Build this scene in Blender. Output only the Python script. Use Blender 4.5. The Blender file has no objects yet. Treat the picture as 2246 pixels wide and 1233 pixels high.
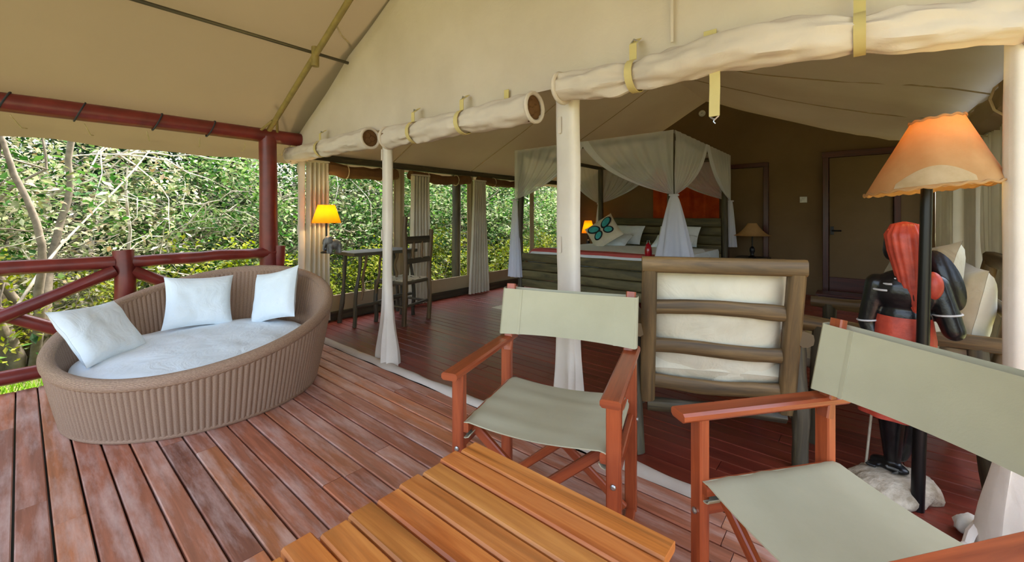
import bpy, math, random
from mathutils import Vector, Matrix, noise
R = math.radians
random.seed(7)
scene = bpy.context.scene
COL = scene.collection

# ------------------------------------------------------------------ camera
# world X runs into the tent, world Y runs along the deck boards, Z up (metres)
FPX, CX, HY, CAMH = 910.0, 1123.0, 473.0, 1.20
YAW = R(40.1)
FW = Vector((math.cos(YAW), math.sin(YAW), 0)); RT = Vector((math.sin(YAW), -math.cos(YAW), 0))
cam_d = bpy.data.cameras.new('camera'); cam = bpy.data.objects.new('camera', cam_d); COL.objects.link(cam)
cam_d.sensor_width = 36.0; cam_d.lens = FPX / 2246 * 36.0
cam_d.shift_y = -(616.5 - HY) / 2246
cam_d.clip_start = 0.05; cam_d.clip_end = 300
cam.location = (0, 0, CAMH); cam.rotation_euler = (R(90), 0, YAW - R(90))
scene.camera = cam
# ------------------------------------------------------------------ world, sun, exposure
w = bpy.data.worlds.new('world'); scene.world = w; w.use_nodes = True
nt = w.node_tree; bg = nt.nodes['Background']
sky = nt.nodes.new('ShaderNodeTexSky'); sky.sky_type = 'NISHITA'; sky.sun_disc = False
sky.sun_elevation = R(58); sky.sun_rotation = R(82); sky.air_density = 1.2; sky.dust_density = 4.0; sky.ozone_density = 1.0
hs = nt.nodes.new('ShaderNodeHueSaturation'); hs.inputs['Saturation'].default_value = 0.75
nt.links.new(sky.outputs[0], hs.inputs['Color']); nt.links.new(hs.outputs[0], bg.inputs['Color'])
bg.inputs['Strength'].default_value = 0.42
sd = bpy.data.lights.new('sun', 'SUN'); sd.energy = 5.0; sd.angle = R(8); sd.color = (1.0, 0.97, 0.92)
so = bpy.data.objects.new('sun', sd); COL.objects.link(so)
so.rotation_euler = Vector((0.62, 0.10, 0.95)).to_track_quat('Z', 'Y').to_euler()
scene.view_settings.view_transform = 'Standard'; scene.view_settings.look = 'None'
scene.view_settings.gamma = 1.0; scene.view_settings.use_curve_mapping = False
scene.view_settings.exposure = 1.4

# ------------------------------------------------------------------ pixel helpers (2246 x 1233 frame)
def ray(px, py):
    d = FW + RT * ((px - CX) / FPX); d.z = (HY - py) / FPX; return d
def at_z(px, py, z=0.0):
    d = ray(px, py); t = (z - CAMH) / d.z; return Vector((d.x * t, d.y * t, z))
def at_X(px, py, X):
    d = ray(px, py); t = X / d.x; return Vector((X, d.y * t, CAMH + d.z * t))
def at_Y(px, py, Y):
    d = ray(px, py); t = Y / d.y; return Vector((d.x * t, Y, CAMH + d.z * t))

# ------------------------------------------------------------------ materials
def lin(c):
    return tuple(((x / 255) / 12.92 if x / 255 < 0.04045 else ((x / 255 + 0.055) / 1.055) ** 2.4) for x in c) + (1.0,)
def newmat(name):
    m = bpy.data.materials.new(name); m.use_nodes = True
    n = m.node_tree.nodes; return m, n, m.node_tree.links, n['Principled BSDF']
def ramp(n, stops):
    r = n.new('ShaderNodeValToRGB'); e = r.color_ramp.elements
    while len(e) < len(stops): e.new(0.5)
    for i, (p, c) in enumerate(stops): e[i].position = p; e[i].color = lin(c)
    return r
def uvcoord(n, l, scale, rnd=True):
    tc = n.new('ShaderNodeTexCoord'); mp = n.new('ShaderNodeMapping'); mp.inputs['Scale'].default_value = scale
    l.new(tc.outputs['UV'], mp.inputs['Vector'])
    if rnd:
        oi = n.new('ShaderNodeObjectInfo'); ge = n.new('ShaderNodeNewGeometry')
        ad = n.new('ShaderNodeMath'); ad.operation = 'ADD'
        l.new(oi.outputs['Random'], ad.inputs[0]); l.new(ge.outputs['Random Per Island'], ad.inputs[1])
        ml = n.new('ShaderNodeMath'); ml.operation = 'MULTIPLY'; ml.inputs[1].default_value = 37.0
        l.new(ad.outputs[0], ml.inputs[0])
        cb = n.new('ShaderNodeCombineXYZ'); l.new(ml.outputs[0], cb.inputs[0]); l.new(ml.outputs[0], cb.inputs[1])
        l.new(cb.outputs[0], mp.inputs['Location'])
    return mp
def bump(n, l, b, src, strength, dist=0.01):
    bp = n.new('ShaderNodeBump'); bp.inputs['Strength'].default_value = strength; bp.inputs['Distance'].default_value = dist
    l.new(src, bp.inputs['Height']); l.new(bp.outputs[0], b.inputs['Normal']); return bp
def noise_n(n, l, vec, scale, detail=5, rough=0.55):
    t = n.new('ShaderNodeTexNoise'); t.inputs['Scale'].default_value = scale; t.inputs['Detail'].default_value = detail
    t.inputs['Roughness'].default_value = rough
    if vec is not None: l.new(vec, t.inputs['Vector'])
    return t
def mixc(n, l, fac, a, b, mode='MIX'):
    m = n.new('ShaderNodeMix'); m.data_type = 'RGBA'; m.blend_type = mode
    for sock, v in ((m.inputs[0], fac), (m.inputs[6], a), (m.inputs[7], b)):
        if hasattr(v, 'is_output'): l.new(v, sock)
        else: sock.default_value = v
    return m.outputs[2]

def wood(name, stops, rough=0.4, grain=(2.5, 38, 1), var=0.25, bmp=0.15, scuff=None, tints=None, tmix=0.75):
    m, n, l, b = newmat(name)
    mp = uvcoord(n, l, grain)
    t = noise_n(n, l, mp.outputs[0], 1.0, 7, 0.6); t.inputs['Distortion'].default_value = 0.6
    r = ramp(n, stops); l.new(t.outputs['Fac'], r.inputs[0]); c = r.outputs[0]
    oi = n.new('ShaderNodeObjectInfo'); ge = n.new('ShaderNodeNewGeometry')
    if tints:
        tr = ramp(n, [(i / max(1, len(tints) - 1), x) for i, x in enumerate(tints)]); l.new(oi.outputs['Random'], tr.inputs[0])
        c = mixc(n, l, tmix, c, tr.outputs[0], 'MIX' )
        d = ramp(n, [(0.25, (120, 120, 120)), (0.75, (255, 255, 255))]); l.new(t.outputs['Fac'], d.inputs[0])
        c = mixc(n, l, 0.6, c, d.outputs[0], 'MULTIPLY')
    h = n.new('ShaderNodeHueSaturation'); l.new(c, h.inputs['Color'])
    ad = n.new('ShaderNodeMath'); ad.operation = 'ADD'; l.new(oi.outputs['Random'], ad.inputs[0]); l.new(ge.outputs['Random Per Island'], ad.inputs[1])
    fr = n.new('ShaderNodeMath'); fr.operation = 'FRACT'; l.new(ad.outputs[0], fr.inputs[0])
    mr = n.new('ShaderNodeMapRange'); mr.inputs[3].default_value = 1 - var; mr.inputs[4].default_value = 1 + var
    l.new(fr.outputs[0], mr.inputs[0]); l.new(mr.outputs[0], h.inputs['Value']); c = h.outputs[0]
    b.inputs['Roughness'].default_value = rough
    if scuff:
        tc = n.new('ShaderNodeTexCoord')
        t2 = noise_n(n, l, mp.outputs[0], 1.0, 6, 0.7)
        mp2 = n.new('ShaderNodeMapping'); mp2.inputs['Scale'].default_value = (1.6, 9, 1); l.new(mp.inputs['Vector'].links[0].from_socket, mp2.inputs['Vector'])
        l.new(mp.inputs['Location'].links[0].from_socket, mp2.inputs['Location']); l.new(mp2.outputs[0], t2.inputs['Vector'])
        r2 = ramp(n, [(0.45, (0, 0, 0)), (0.75, (255, 255, 255))]); l.new(t2.outputs['Fac'], r2.inputs[0])
        mm = n.new('ShaderNodeMath'); mm.operation = 'MULTIPLY'; mm.inputs[1].default_value = scuff[1]; l.new(r2.outputs[0], mm.inputs[0])
        c = mixc(n, l, mm.outputs[0], c, lin(scuff[0]))
        rr = n.new('ShaderNodeMapRange'); rr.inputs[3].default_value = rough; rr.inputs[4].default_value = min(1, rough + 0.25)
        l.new(t2.outputs['Fac'], rr.inputs[0]); l.new(rr.outputs[0], b.inputs['Roughness'])
    l.new(c, b.inputs['Base Color'])
    bump(n, l, b, t.outputs['Fac'], bmp, 0.004)
    return m

def cloth(name, c1, c2=None, transl=0.0, rough=0.9, weave=900, wr=0.0, scale=3.0, tcol=None, alpha=None):
    m, n, l, b = newmat(name)
    c2 = c2 or tuple(int(x * 0.86) for x in c1)
    tc = n.new('ShaderNodeTexCoord')
    t = noise_n(n, l, tc.outputs['Object'], scale, 6, 0.6)
    r = ramp(n, [(0.3, c2), (0.7, c1)]); l.new(t.outputs['Fac'], r.inputs[0])
    l.new(r.outputs[0], b.inputs['Base Color']); b.inputs['Roughness'].default_value = rough
    b.inputs['Specular IOR Level'].default_value = 0.15
    t2 = noise_n(n, l, tc.outputs['Object'], weave * 0.25, 2)
    bp = bump(n, l, b, t2.outputs['Fac'], 0.12, 0.002)
    if wr:
        t3 = noise_n(n, l, tc.outputs['Object'], 6.0, 4, 0.6); t3.inputs['Distortion'].default_value = 0.8
        b2 = n.new('ShaderNodeBump'); b2.inputs['Strength'].default_value = wr; b2.inputs['Distance'].default_value = 0.03
        l.new(t3.outputs['Fac'], b2.inputs['Height']); l.new(b2.outputs[0], bp.inputs['Normal'])
    sh = b.outputs[0]
    out = n['Material Output']
    if transl:
        tr = n.new('ShaderNodeBsdfTranslucent')
        if tcol: tr.inputs['Color'].default_value = lin(tcol)
        else: l.new(r.outputs[0], tr.inputs['Color'])
        mx = n.new('ShaderNodeMixShader'); mx.inputs[0].default_value = transl
        l.new(sh, mx.inputs[1]); l.new(tr.outputs[0], mx.inputs[2]); sh = mx.outputs[0]
    if alpha is not None:
        tp = n.new('ShaderNodeBsdfTransparent'); mx = n.new('ShaderNodeMixShader'); mx.inputs[0].default_value = alpha
        l.new(tp.outputs[0], mx.inputs[1]); l.new(sh, mx.inputs[2]); sh = mx.outputs[0]
    l.new(sh, out.inputs['Surface'])
    return m

def plain(name, c, rough=0.5, metal=0.0, c2=None, scale=12, bmp=0.0, spec=0.5, emis=None):
    m, n, l, b = newmat(name)
    b.inputs['Roughness'].default_value = rough; b.inputs['Metallic'].default_value = metal; b.inputs['Specular IOR Level'].default_value = spec
    tc = n.new('ShaderNodeTexCoord'); t = noise_n(n, l, tc.outputs['Object'], scale, 5, 0.6)
    r = ramp(n, [(0.35, c2 or tuple(int(x * 0.85) for x in c)), (0.65, c)]); l.new(t.outputs['Fac'], r.inputs[0])
    l.new(r.outputs[0], b.inputs['Base Color'])
    if bmp: bump(n, l, b, t.outputs['Fac'], bmp, 0.01)
    if emis:
        b.inputs['Emission Color'].default_value = lin(emis[0]); b.inputs['Emission Strength'].default_value = emis[1]
    return m

def leafmat(name, cols, transl=0.35):
    m, n, l, b = newmat(name)
    ge = n.new('ShaderNodeNewGeometry'); oi = n.new('ShaderNodeObjectInfo')
    r = ramp(n, [(i / (len(cols) - 1), c) for i, c in enumerate(cols)]); r.color_ramp.interpolation = 'LINEAR'
    l.new(ge.outputs['Random Per Island'], r.inputs[0])
    h = n.new('ShaderNodeHueSaturation'); l.new(r.outputs[0], h.inputs['Color'])
    mr = n.new('ShaderNodeMapRange'); mr.inputs[3].default_value = 0.5; mr.inputs[4].default_value = 0.9
    l.new(oi.outputs['Random'], mr.inputs[0]); l.new(mr.outputs[0], h.inputs['Value'])
    l.new(h.outputs[0], b.inputs['Base Color']); b.inputs['Roughness'].default_value = 0.7; b.inputs['Specular IOR Level'].default_value = 0.25; h.inputs['Saturation'].default_value = 1.15
    tr = n.new('ShaderNodeBsdfTranslucent'); l.new(h.outputs[0], tr.inputs['Color'])
    mx = n.new('ShaderNodeMixShader'); mx.inputs[0].default_value = transl
    l.new(b.outputs[0], mx.inputs[1]); l.new(tr.outputs[0], mx.inputs[2]); l.new(mx.outputs[0], n['Material Output'].inputs['Surface'])
    return m

M = {}
M['deck'] = wood('deck_wood', [(0.3, (150, 84, 62)), (0.7, (186, 112, 82))], 0.36, (2.0, 34, 1), 0.12, 0.12,
                 scuff=((222, 194, 184), 0.75), tints=[(120, 86, 76), (190, 116, 86), (200, 122, 88), (218, 138, 88), (204, 128, 94), (190, 124, 100), (226, 142, 80), (204, 134, 104), (186, 114, 86), (130, 100, 92)])
M['floor'] = wood('red_floor_wood', [(0.3, (88, 30, 22)), (0.7, (126, 52, 36))], 0.2, (1.5, 30, 1), 0.14, 0.06,
                  scuff=((150, 76, 56), 0.35), tints=[(112, 44, 34), (128, 52, 38), (140, 60, 42), (120, 50, 38), (150, 68, 44)])
M['table'] = wood('table_wood', [(0.28, (132, 64, 26)), (0.48, (206, 116, 50)), (0.68, (242, 170, 88))], 0.27, (1.2, 26, 1), 0.14, 0.08,
                  scuff=((224, 160, 96), 0.35), tints=[(214, 118, 50), (186, 92, 42), (236, 162, 80), (196, 100, 46), (226, 140, 62)], tmix=0.5)
M['chairwood'] = wood('chair_red_wood', [(0.3, (126, 54, 30)), (0.7, (172, 84, 46))], 0.3, (2.5, 40, 1), 0.12, 0.06)
M['rustic'] = wood('rustic_log_wood', [(0.25, (48, 38, 24)), (0.5, (98, 76, 46)), (0.75, (138, 108, 66))], 0.55, (2, 22, 1), 0.22, 0.5)
M['rusticdark'] = wood('rustic_dark_wood', [(0.25, (34, 30, 24)), (0.5, (70, 62, 46)), (0.75, (104, 94, 66))], 0.55, (2, 22, 1), 0.2, 0.5)
M['bedwood'] = wood('bed_plank_wood', [(0.25, (44, 40, 26)), (0.5, (92, 84, 52)), (0.75, (128, 114, 74))], 0.6, (2, 18, 1), 0.22, 0.5)
M['redpaint'] = plain('red_brown_paint', (122, 44, 38), 0.36, c2=(96, 34, 30), scale=6, bmp=0.15)
M['darkred'] = wood('dark_red_door_wood', [(0.3, (52, 20, 14)), (0.7, (86, 36, 24))], 0.3, (2, 30, 1), 0.1, 0.05)
M['khaki'] = plain('khaki_pole_paint', (150, 130, 74), 0.5)
M['fly'] = cloth('tan_fly_canvas', (168, 156, 132), (158, 146, 122), 0.5, tcol=(148, 135, 112), scale=0.8)
M['tent'] = cloth('cream_tent_canvas', (226, 214, 202), (210, 197, 182), 0.22, wr=0.25, scale=1.2)
M['inner'] = cloth('inner_ceiling_canvas', (234, 230, 222), (224, 218, 208), 0.74, wr=0.2, scale=1.0)
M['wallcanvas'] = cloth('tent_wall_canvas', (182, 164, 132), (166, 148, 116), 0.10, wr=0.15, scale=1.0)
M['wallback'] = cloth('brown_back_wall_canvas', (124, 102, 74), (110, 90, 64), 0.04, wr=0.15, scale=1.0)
M['sleeve'] = cloth('pole_sleeve_canvas', (230, 220, 208), (212, 201, 186), 0.1, wr=0.2, scale=2.0)
M['rollin'] = cloth('roll_brown_lining', (120, 88, 56), (92, 64, 42), 0.0)
M['strap'] = cloth('khaki_webbing', (206, 190, 132), (190, 172, 116), 0.0)
M['khakicloth'] = cloth('chair_khaki_canvas', (190, 184, 156), (178, 172, 144), 0.12, scale=4)
M['white'] = cloth('white_cotton', (238, 246, 250), (226, 236, 241), 0.05, wr=0.45, scale=3)
M['cream'] = cloth('cream_cushion_cloth', (222, 214, 192), (204, 194, 170), 0.05, wr=0.4, scale=3)
M['greycush'] = cloth('grey_beige_cushion', (196, 190, 172), (178, 170, 150), 0.05, wr=0.45, scale=3)
M['curtain'] = cloth('cream_curtain', (224, 217, 200), (206, 197, 176), 0.35, scale=2)
M['net'] = cloth('white_net', (246, 248, 255), (240, 243, 252), 0.4, alpha=0.55)
M['netdense'] = cloth('white_net_gathered', (236, 238, 248), (226, 230, 244), 0.3, alpha=0.86)
M['orange'] = cloth('orange_hanging_cloth', (196, 84, 30), (150, 48, 22), 0.1)
M['redcover'] = cloth('red_bed_cover', (196, 96, 90), (176, 80, 76), 0.0)
M['rug'] = cloth('pale_rug', (214, 206, 184), (196, 186, 160), 0.0)
M['rope'] = plain('dark_rope', (52, 52, 58), 0.8)
M['cord'] = plain('pale_cord', (206, 188, 150), 0.8)
M['steel'] = plain('steel', (190, 190, 186), 0.3, 0.9)
M['black'] = plain('black_iron_gap_shade', (20, 19, 20), 0.35, 0.3)
M['ebony'] = plain('black_carved_wood', (24, 24, 27), 0.28, c2=(12, 12, 14), scale=18, bmp=0.25)
M['ochre'] = plain('red_ochre_paint', (196, 74, 52), 0.45, c2=(160, 56, 42), scale=20, bmp=0.3)
M['beads_arcs'] = plain('white_beads_and_arcs', (220, 220, 222), 0.4)
M['rock'] = plain('pale_rock', (214, 200, 178), 0.9, c2=(164, 148, 124), scale=22, bmp=1.0)
M['plastic'] = plain('white_plastic', (226, 226, 220), 0.4)
M['redglass'] = plain('red_glass', (170, 14, 30), 0.12, c2=(130, 8, 22))
M['teal'] = plain('butterfly_blue', (70, 178, 176), 0.7, c2=(50, 150, 156))
M['ink'] = plain('butterfly_black', (24, 28, 34), 0.8)
M['blue'] = plain('blue_cloth', (36, 64, 168), 0.7)
M['stone'] = plain('grey_stone', (128, 128, 124), 0.6, c2=(90, 90, 88), scale=20, bmp=0.3)
M['bark'] = plain('grey_bark', (134, 122, 102), 0.9, c2=(96, 86, 70), scale=10, bmp=0.8)
M['barkpale'] = plain('pale_dry_bark', (206, 196, 176), 0.85, c2=(160, 148, 126), scale=10, bmp=0.5)
M['soil'] = plain('leafy_soil', (150, 140, 92), 0.95, c2=(104, 112, 60), scale=2.0, bmp=0.6)
M['grass'] = leafmat('grass_blades', [(86, 130, 46), (130, 176, 66), (168, 200, 96), (104, 150, 58)])
M['leafA'] = leafmat('green_leaves', [(36, 68, 32), (68, 112, 52), (100, 140, 72), (140, 170, 100), (206, 212, 172), (116, 120, 66)])
M['leafB'] = leafmat('pale_leaves', [(92, 110, 70), (138, 146, 98), (182, 182, 142), (218, 212, 190), (150, 128, 92)])
M['leafC'] = leafmat('dark_leaves', [(28, 56, 34), (46, 86, 48), (74, 114, 68), (120, 152, 106), (38, 64, 38)])
M['leafD'] = leafmat('yellow_leaves', [(110, 130, 46), (150, 160, 56), (120, 140, 60), (186, 180, 90), (84, 110, 44)])

def wickermat():
    m, n, l, b = newmat('brown_wicker')
    mp = uvcoord(n, l, (1, 1, 1), False)
    wv = n.new('ShaderNodeTexWave'); wv.wave_type = 'BANDS'; wv.bands_direction = 'Y'; wv.inputs['Scale'].default_value = 55
    wv.inputs['Distortion'].default_value = 1.2; wv.inputs['Detail'].default_value = 2; l.new(mp.outputs[0], wv.inputs['Vector'])
    t = noise_n(n, l, mp.outputs[0], 90, 3)
    mx = n.new('ShaderNodeMath'); mx.operation = 'ADD'; l.new(wv.outputs['Fac'], mx.inputs[0]); l.new(t.outputs['Fac'], mx.inputs[1])
    r = ramp(n, [(0.3, (96, 70, 54)), (0.6, (156, 122, 98)), (0.95, (200, 170, 144))])
    hv = n.new('ShaderNodeMath'); hv.operation = 'MULTIPLY'; hv.inputs[1].default_value = 0.6; l.new(mx.outputs[0], hv.inputs[0])
    l.new(hv.outputs[0], r.inputs[0]); l.new(r.outputs[0], b.inputs['Base Color']); b.inputs['Roughness'].default_value = 0.5
    bump(n, l, b, mx.outputs[0], 0.4, 0.005)
    return m
M['wicker'] = wickermat()
def shademat(name, c1, c2, transl, tcol):
    return cloth(name, c1, c2, transl, scale=9, tcol=tcol)
M['hide'] = shademat('hide_lamp_shade', (202, 168, 118), (180, 144, 96), 0.35, (232, 172, 76))
M['yshade'] = shademat('yellow_lamp_shade', (226, 170, 60), (206, 150, 46), 0.6, (246, 190, 60))
M['hidepale'] = cloth('pale_hide_patch', (214, 190, 150), (196, 168, 124), 0.3, scale=14)

# ------------------------------------------------------------------ mesh builder
class MB:
    def __init__(s): s.v = []; s.f = []; s.uv = []
    def face(s, idx, uv): s.f.append(idx); s.uv.append(uv)
    def prism(s, prof, p0, p1, ux, uy, s1=(1, 1)):
        """extrude a 2D profile from p0 to p1; ux, uy = profile axes"""
        p0, p1 = Vector(p0), Vector(p1); b = len(s.v); k = len(prof); L = (p1 - p0).length
        for (a, c) in prof: s.v.append(p0 + ux * a + uy * c)
        for (a, c) in prof: s.v.append(p1 + ux * a * s1[0] + uy * c * s1[1])
        per = [0]
        for i in range(k): per.append(per[-1] + math.dist(prof[i], prof[(i + 1) % k]))
        for i in range(k):
            j = (i + 1) % k
            s.face([b + i, b + j, b + k + j, b + k + i], [(0, per[i]), (0, per[i + 1]), (L, per[i + 1]), (L, per[i])])
        s.face([b + i for i in range(k)][::-1], [(prof[i][0] * .2, prof[i][1]) for i in range(k)][::-1])
        s.face([b + k + i for i in range(k)], [(prof[i][0] * .2, prof[i][1]) for i in range(k)])
        return s
    def beam(s, p0, p1, w, h, up=(0, 0, 1), ch=0.004, s1=(1, 1)):
        p0, p1 = Vector(p0), Vector(p1); d = (p1 - p0).normalized(); up = Vector(up)
        if abs(d.dot(up)) > 0.98: up = Vector((0, 1, 0))
        ux = d.cross(up).normalized(); uy = ux.cross(d).normalized()
        a, c = w / 2, h / 2; ch = min(ch, a * .9, c * .9)
        pr = [(-a + ch, -c), (a - ch, -c), (a, -c + ch), (a, c - ch), (a - ch, c), (-a + ch, c), (-a, c - ch), (-a, -c + ch)]
        return s.prism(pr, p0, p1, ux, uy, s1)
    def box(s, c, size, ch=0.003, rz=0):
        c = Vector(c); m = Matrix.Rotation(rz, 3, 'Z'); d = m @ Vector((0, size[1] / 2, 0))
        return s.beam(c - d, c + d, size[0], size[2], (0, 0, 1), ch)
    def tube(s, pts, rad, n=10, cap=True, wob=0.0, seed=0):
        pts = [Vector(p) for p in pts]; m = len(pts); b = len(s.v)
        if not hasattr(rad, '__len__'): rad = [rad] * m
        t0 = (pts[1] - pts[0]).normalized(); ref = Vector((0, 0, 1)) if abs(t0.z) < 0.9 else Vector((1, 0, 0))
        ux = t0.cross(ref).normalized(); L = 0
        for i, p in enumerate(pts):
            t = ((pts[min(i + 1, m - 1)] - pts[max(i - 1, 0)])).normalized()
            ux = (ux - t * ux.dot(t)).normalized(); uy = t.cross(ux)
            if i: L += (p - pts[i - 1]).length
            for k in range(n):
                a = 2 * math.pi * k / n
                r = rad[i]
                if wob: r *= 1 + wob * noise.noise(Vector((math.cos(a) * 1.5 + seed, math.sin(a) * 1.5, L * 6)))
                s.v.append(p + ux * (r * math.cos(a)) + uy * (r * math.sin(a)))
            if i:
                L0 = L - (p - pts[i - 1]).length
                for k in range(n):
                    j = (k + 1) % n; c0 = b + (i - 1) * n; c1 = b + i * n
                    s.face([c0 + k, c0 + j, c1 + j, c1 + k], [(L0, k / n * .3), (L0, (k + 1) / n * .3), (L, (k + 1) / n * .3), (L, k / n * .3)])
        if cap:
            s.face([b + k for k in range(n)][::-1], [(0, 0)] * n)
            s.face([b + (m - 1) * n + k for k in range(n)], [(0, 0)] * n)
        return s
    def lathe(s, prof, c=(0, 0, 0), n=24, fr=None, close=True):
        b = len(s.v); m = len(prof); c = Vector(c); L = 0
        for i, (r, z) in enumerate(prof):
            for k in range(n):
                a = 2 * math.pi * k / n; rr = r * (fr(a, i / (m - 1)) if fr else 1)
                s.v.append(c + Vector((rr * math.cos(a), rr * math.sin(a), z)))
        for i in range(m - 1):
            dl = math.dist(prof[i], prof[i + 1])
            for k in range(n):
                j = (k + 1) % n
                s.face([b + i * n + k, b + i * n + j, b + (i + 1) * n + j, b + (i + 1) * n + k],
                       [(k / n, L), ((k + 1) / n, L), ((k + 1) / n, L + dl), (k / n, L + dl)])
            L += dl
        if close:
            s.face([b + k for k in range(n)][::-1], [(0, 0)] * n); s.face([b + (m - 1) * n + k for k in range(n)], [(0, 0)] * n)
        return s
    def ell(s, c, r, n=16, m=10, rot=None):
        b = len(s.v); c = Vector(c)
        for i in range(m + 1):
            ph = math.pi * i / m
            for k in range(n):
                a = 2 * math.pi * k / n
                p = Vector((r[0] * math.sin(ph) * math.cos(a), r[1] * math.sin(ph) * math.sin(a), r[2] * math.cos(ph)))
                s.v.append(c + (rot @ p if rot else p))
        for i in range(m):
            for k in range(n):
                j = (k + 1) % n
                s.face([b + i * n + k, b + (i + 1) * n + k, b + (i + 1) * n + j, b + i * n + j], [(k / n, i / m)] * 4)
        return s
    def sheet(s, fn, nu, nv, th=0.0, su=1.0, sv=1.0, closed=False):
        """fn(u,v)->point, u,v in 0..1; th>0 gives real thickness"""
        P = [[Vector(fn(i / nu, j / nv)) for j in range(nv + 1)] for i in range(nu + 1)]
        b = len(s.v); W = nv + 1
        for row in P: s.v.extend(row)
        def quad(o, i, j, flip):
            q = [o + i * W + j, o + (i + 1) * W + j, o + (i + 1) * W + j + 1, o + i * W + j + 1]
            u = [(i / nu * su, j / nv * sv), ((i + 1) / nu * su, j / nv * sv), ((i + 1) / nu * su, (j + 1) / nv * sv), (i / nu * su, (j + 1) / nv * sv)]
            s.face(q[::-1] if flip else q, u[::-1] if flip else u)
        for i in range(nu):
            for j in range(nv): quad(b, i, j, False)
        if th:
            o = len(s.v)
            for i in range(nu + 1):
                for j in range(nv + 1):
                    i0, i1 = max(i - 1, 0), min(i + 1, nu); j0, j1 = max(j - 1, 0), min(j + 1, nv)
                    if closed: i0, i1 = (i - 1) % nu, (i + 1) % nu
                    nn = (P[i1][j] - P[i0][j]).cross(P[i][j1] - P[i][j0])
                    if nn.length > 1e-9: nn.normalize()
                    s.v.append(P[i][j] - nn * th)
            for i in range(nu):
                for j in range(nv): quad(o, i, j, True)
            def rim(a, c): s.face([a, c, c - b + o, a - b + o][::-1], [(0, 0)] * 4)
            for i in range(nu):
                rim(b + i * W, b + (i + 1) * W); rim(b + (i + 1) * W + nv, b + i * W + nv)
            if not closed:
                for j in range(nv):
                    rim(b + j + 1, b + j); rim(b + nu * W + j, b + nu * W + j + 1)
        return s
    def build(s, name, mat, parent=None, ang=38, loc=None):
        me = bpy.data.meshes.new(name); me.from_pydata([tuple(p) for p in s.v], [], s.f)
        uvl = me.uv_layers.new(name='UVMap')
        uvl.data.foreach_set('uv', [c for fu in s.uv for p in fu for c in p])
        me.polygons.foreach_set('use_smooth', [True] * len(me.polygons))
        me.set_sharp_from_angle(angle=R(ang)); me.materials.append(mat); me.update()
        o = bpy.data.objects.new(name, me); COL.objects.link(o)
        if parent: o.parent = parent
        if loc: o.location = loc
        return o

def tag(o, label, cat=None, group=None, kind=None):
    if label: o['label'] = label
    if cat: o['category'] = cat
    if group: o['group'] = group
    if kind: o['kind'] = kind
    return o
def thing(name, label, cat, loc=(0, 0, 0), rz=0, group=None):
    o = bpy.data.objects.new(name, None); COL.objects.link(o); o.location = loc; o.rotation_euler = (0, 0, rz)
    o.empty_display_size = 0.1
    return tag(o, label, cat, group)
def struct(o, label=None): o['kind'] = 'structure'; return tag(o, label)
def copy_tree(o, parent=None):
    c = o.copy(); COL.objects.link(c); c.parent = parent
    for ch in [x for x in list(bpy.data.objects) if x.parent is o]: copy_tree(ch, c)
    return c
def nz(x, y, z, s=1.0): return noise.noise(Vector((x * s, y * s, z * s)))

def log(p0, p1, r, seed=0, wob=0.12, seg=8, bend=0.015, n=10, r1=None):
    p0, p1 = Vector(p0), Vector(p1); pts = []; rr = []
    for i in range(seg + 1):
        t = i / seg; p = p0.lerp(p1, t); k = math.sin(math.pi * t)
        p += Vector((nz(seed, t * 2, 1.3), nz(seed, t * 2, 5.7), nz(seed, t * 2, 9.1))) * bend * k
        pts.append(p); rr.append((r + ((r1 or r) - r) * t) * (1 + wob * nz(seed + 3.3, t * 4, 0.5)))
    return MB().tube(pts, rr, n, True, wob, seed)

def pillow_mb(wd, ht, th, seed=0, pinch=0.09, wr=0.012, n=22):
    mb = MB()
    def f(sg):
        def g(u, v):
            a, b = 2 * u - 1, 2 * v - 1
            x = wd / 2 * a * (1 - pinch * (1 - b * b)); y = ht / 2 * b * (1 - pinch * (1 - a * a))
            e = max(0, (1 - a ** 4) * (1 - b ** 4)); z = th / 2 * e ** 0.55
            z += e * wr * (nz(a * 2.2 + seed, b * 2.2, sg * 3) + 0.6 * nz(a * 5 + seed, b * 4, sg * 7))
            return (x, y, sg * max(z, 0.0005) + 0.004 * nz(a * 3, b * 3, seed))
        return g
    mb.sheet(f(1), n, n); 
    g = f(-1); mb.sheet(lambda u, v: g(1 - u, v), n, n)
    return mb
def lean(o, loc, yaw, tilt, roll=0):
    """pillow standing: face normal points along yaw, leaning back by tilt"""
    m = Matrix.Rotation(yaw, 4, 'Z') @ Matrix.Rotation(R(90), 4, 'Z') @ Matrix.Rotation(R(90) - tilt, 4, 'X') @ Matrix.Rotation(roll, 4, 'Z')
    o.matrix_world = Matrix.Translation(loc) @ m
    return o

# ================================================================== SETTING
DECK_X1, DECK_Y1 = 1.86, 4.42
PITCH, X0B = 0.0977, -0.0122
def frontX(Y):                                   # ground line of the tent front
    return 1.90 + 0.40 * max(0.0, min(1.0, (0.30 - Y) / 0.75)) ** 1.5
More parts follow.
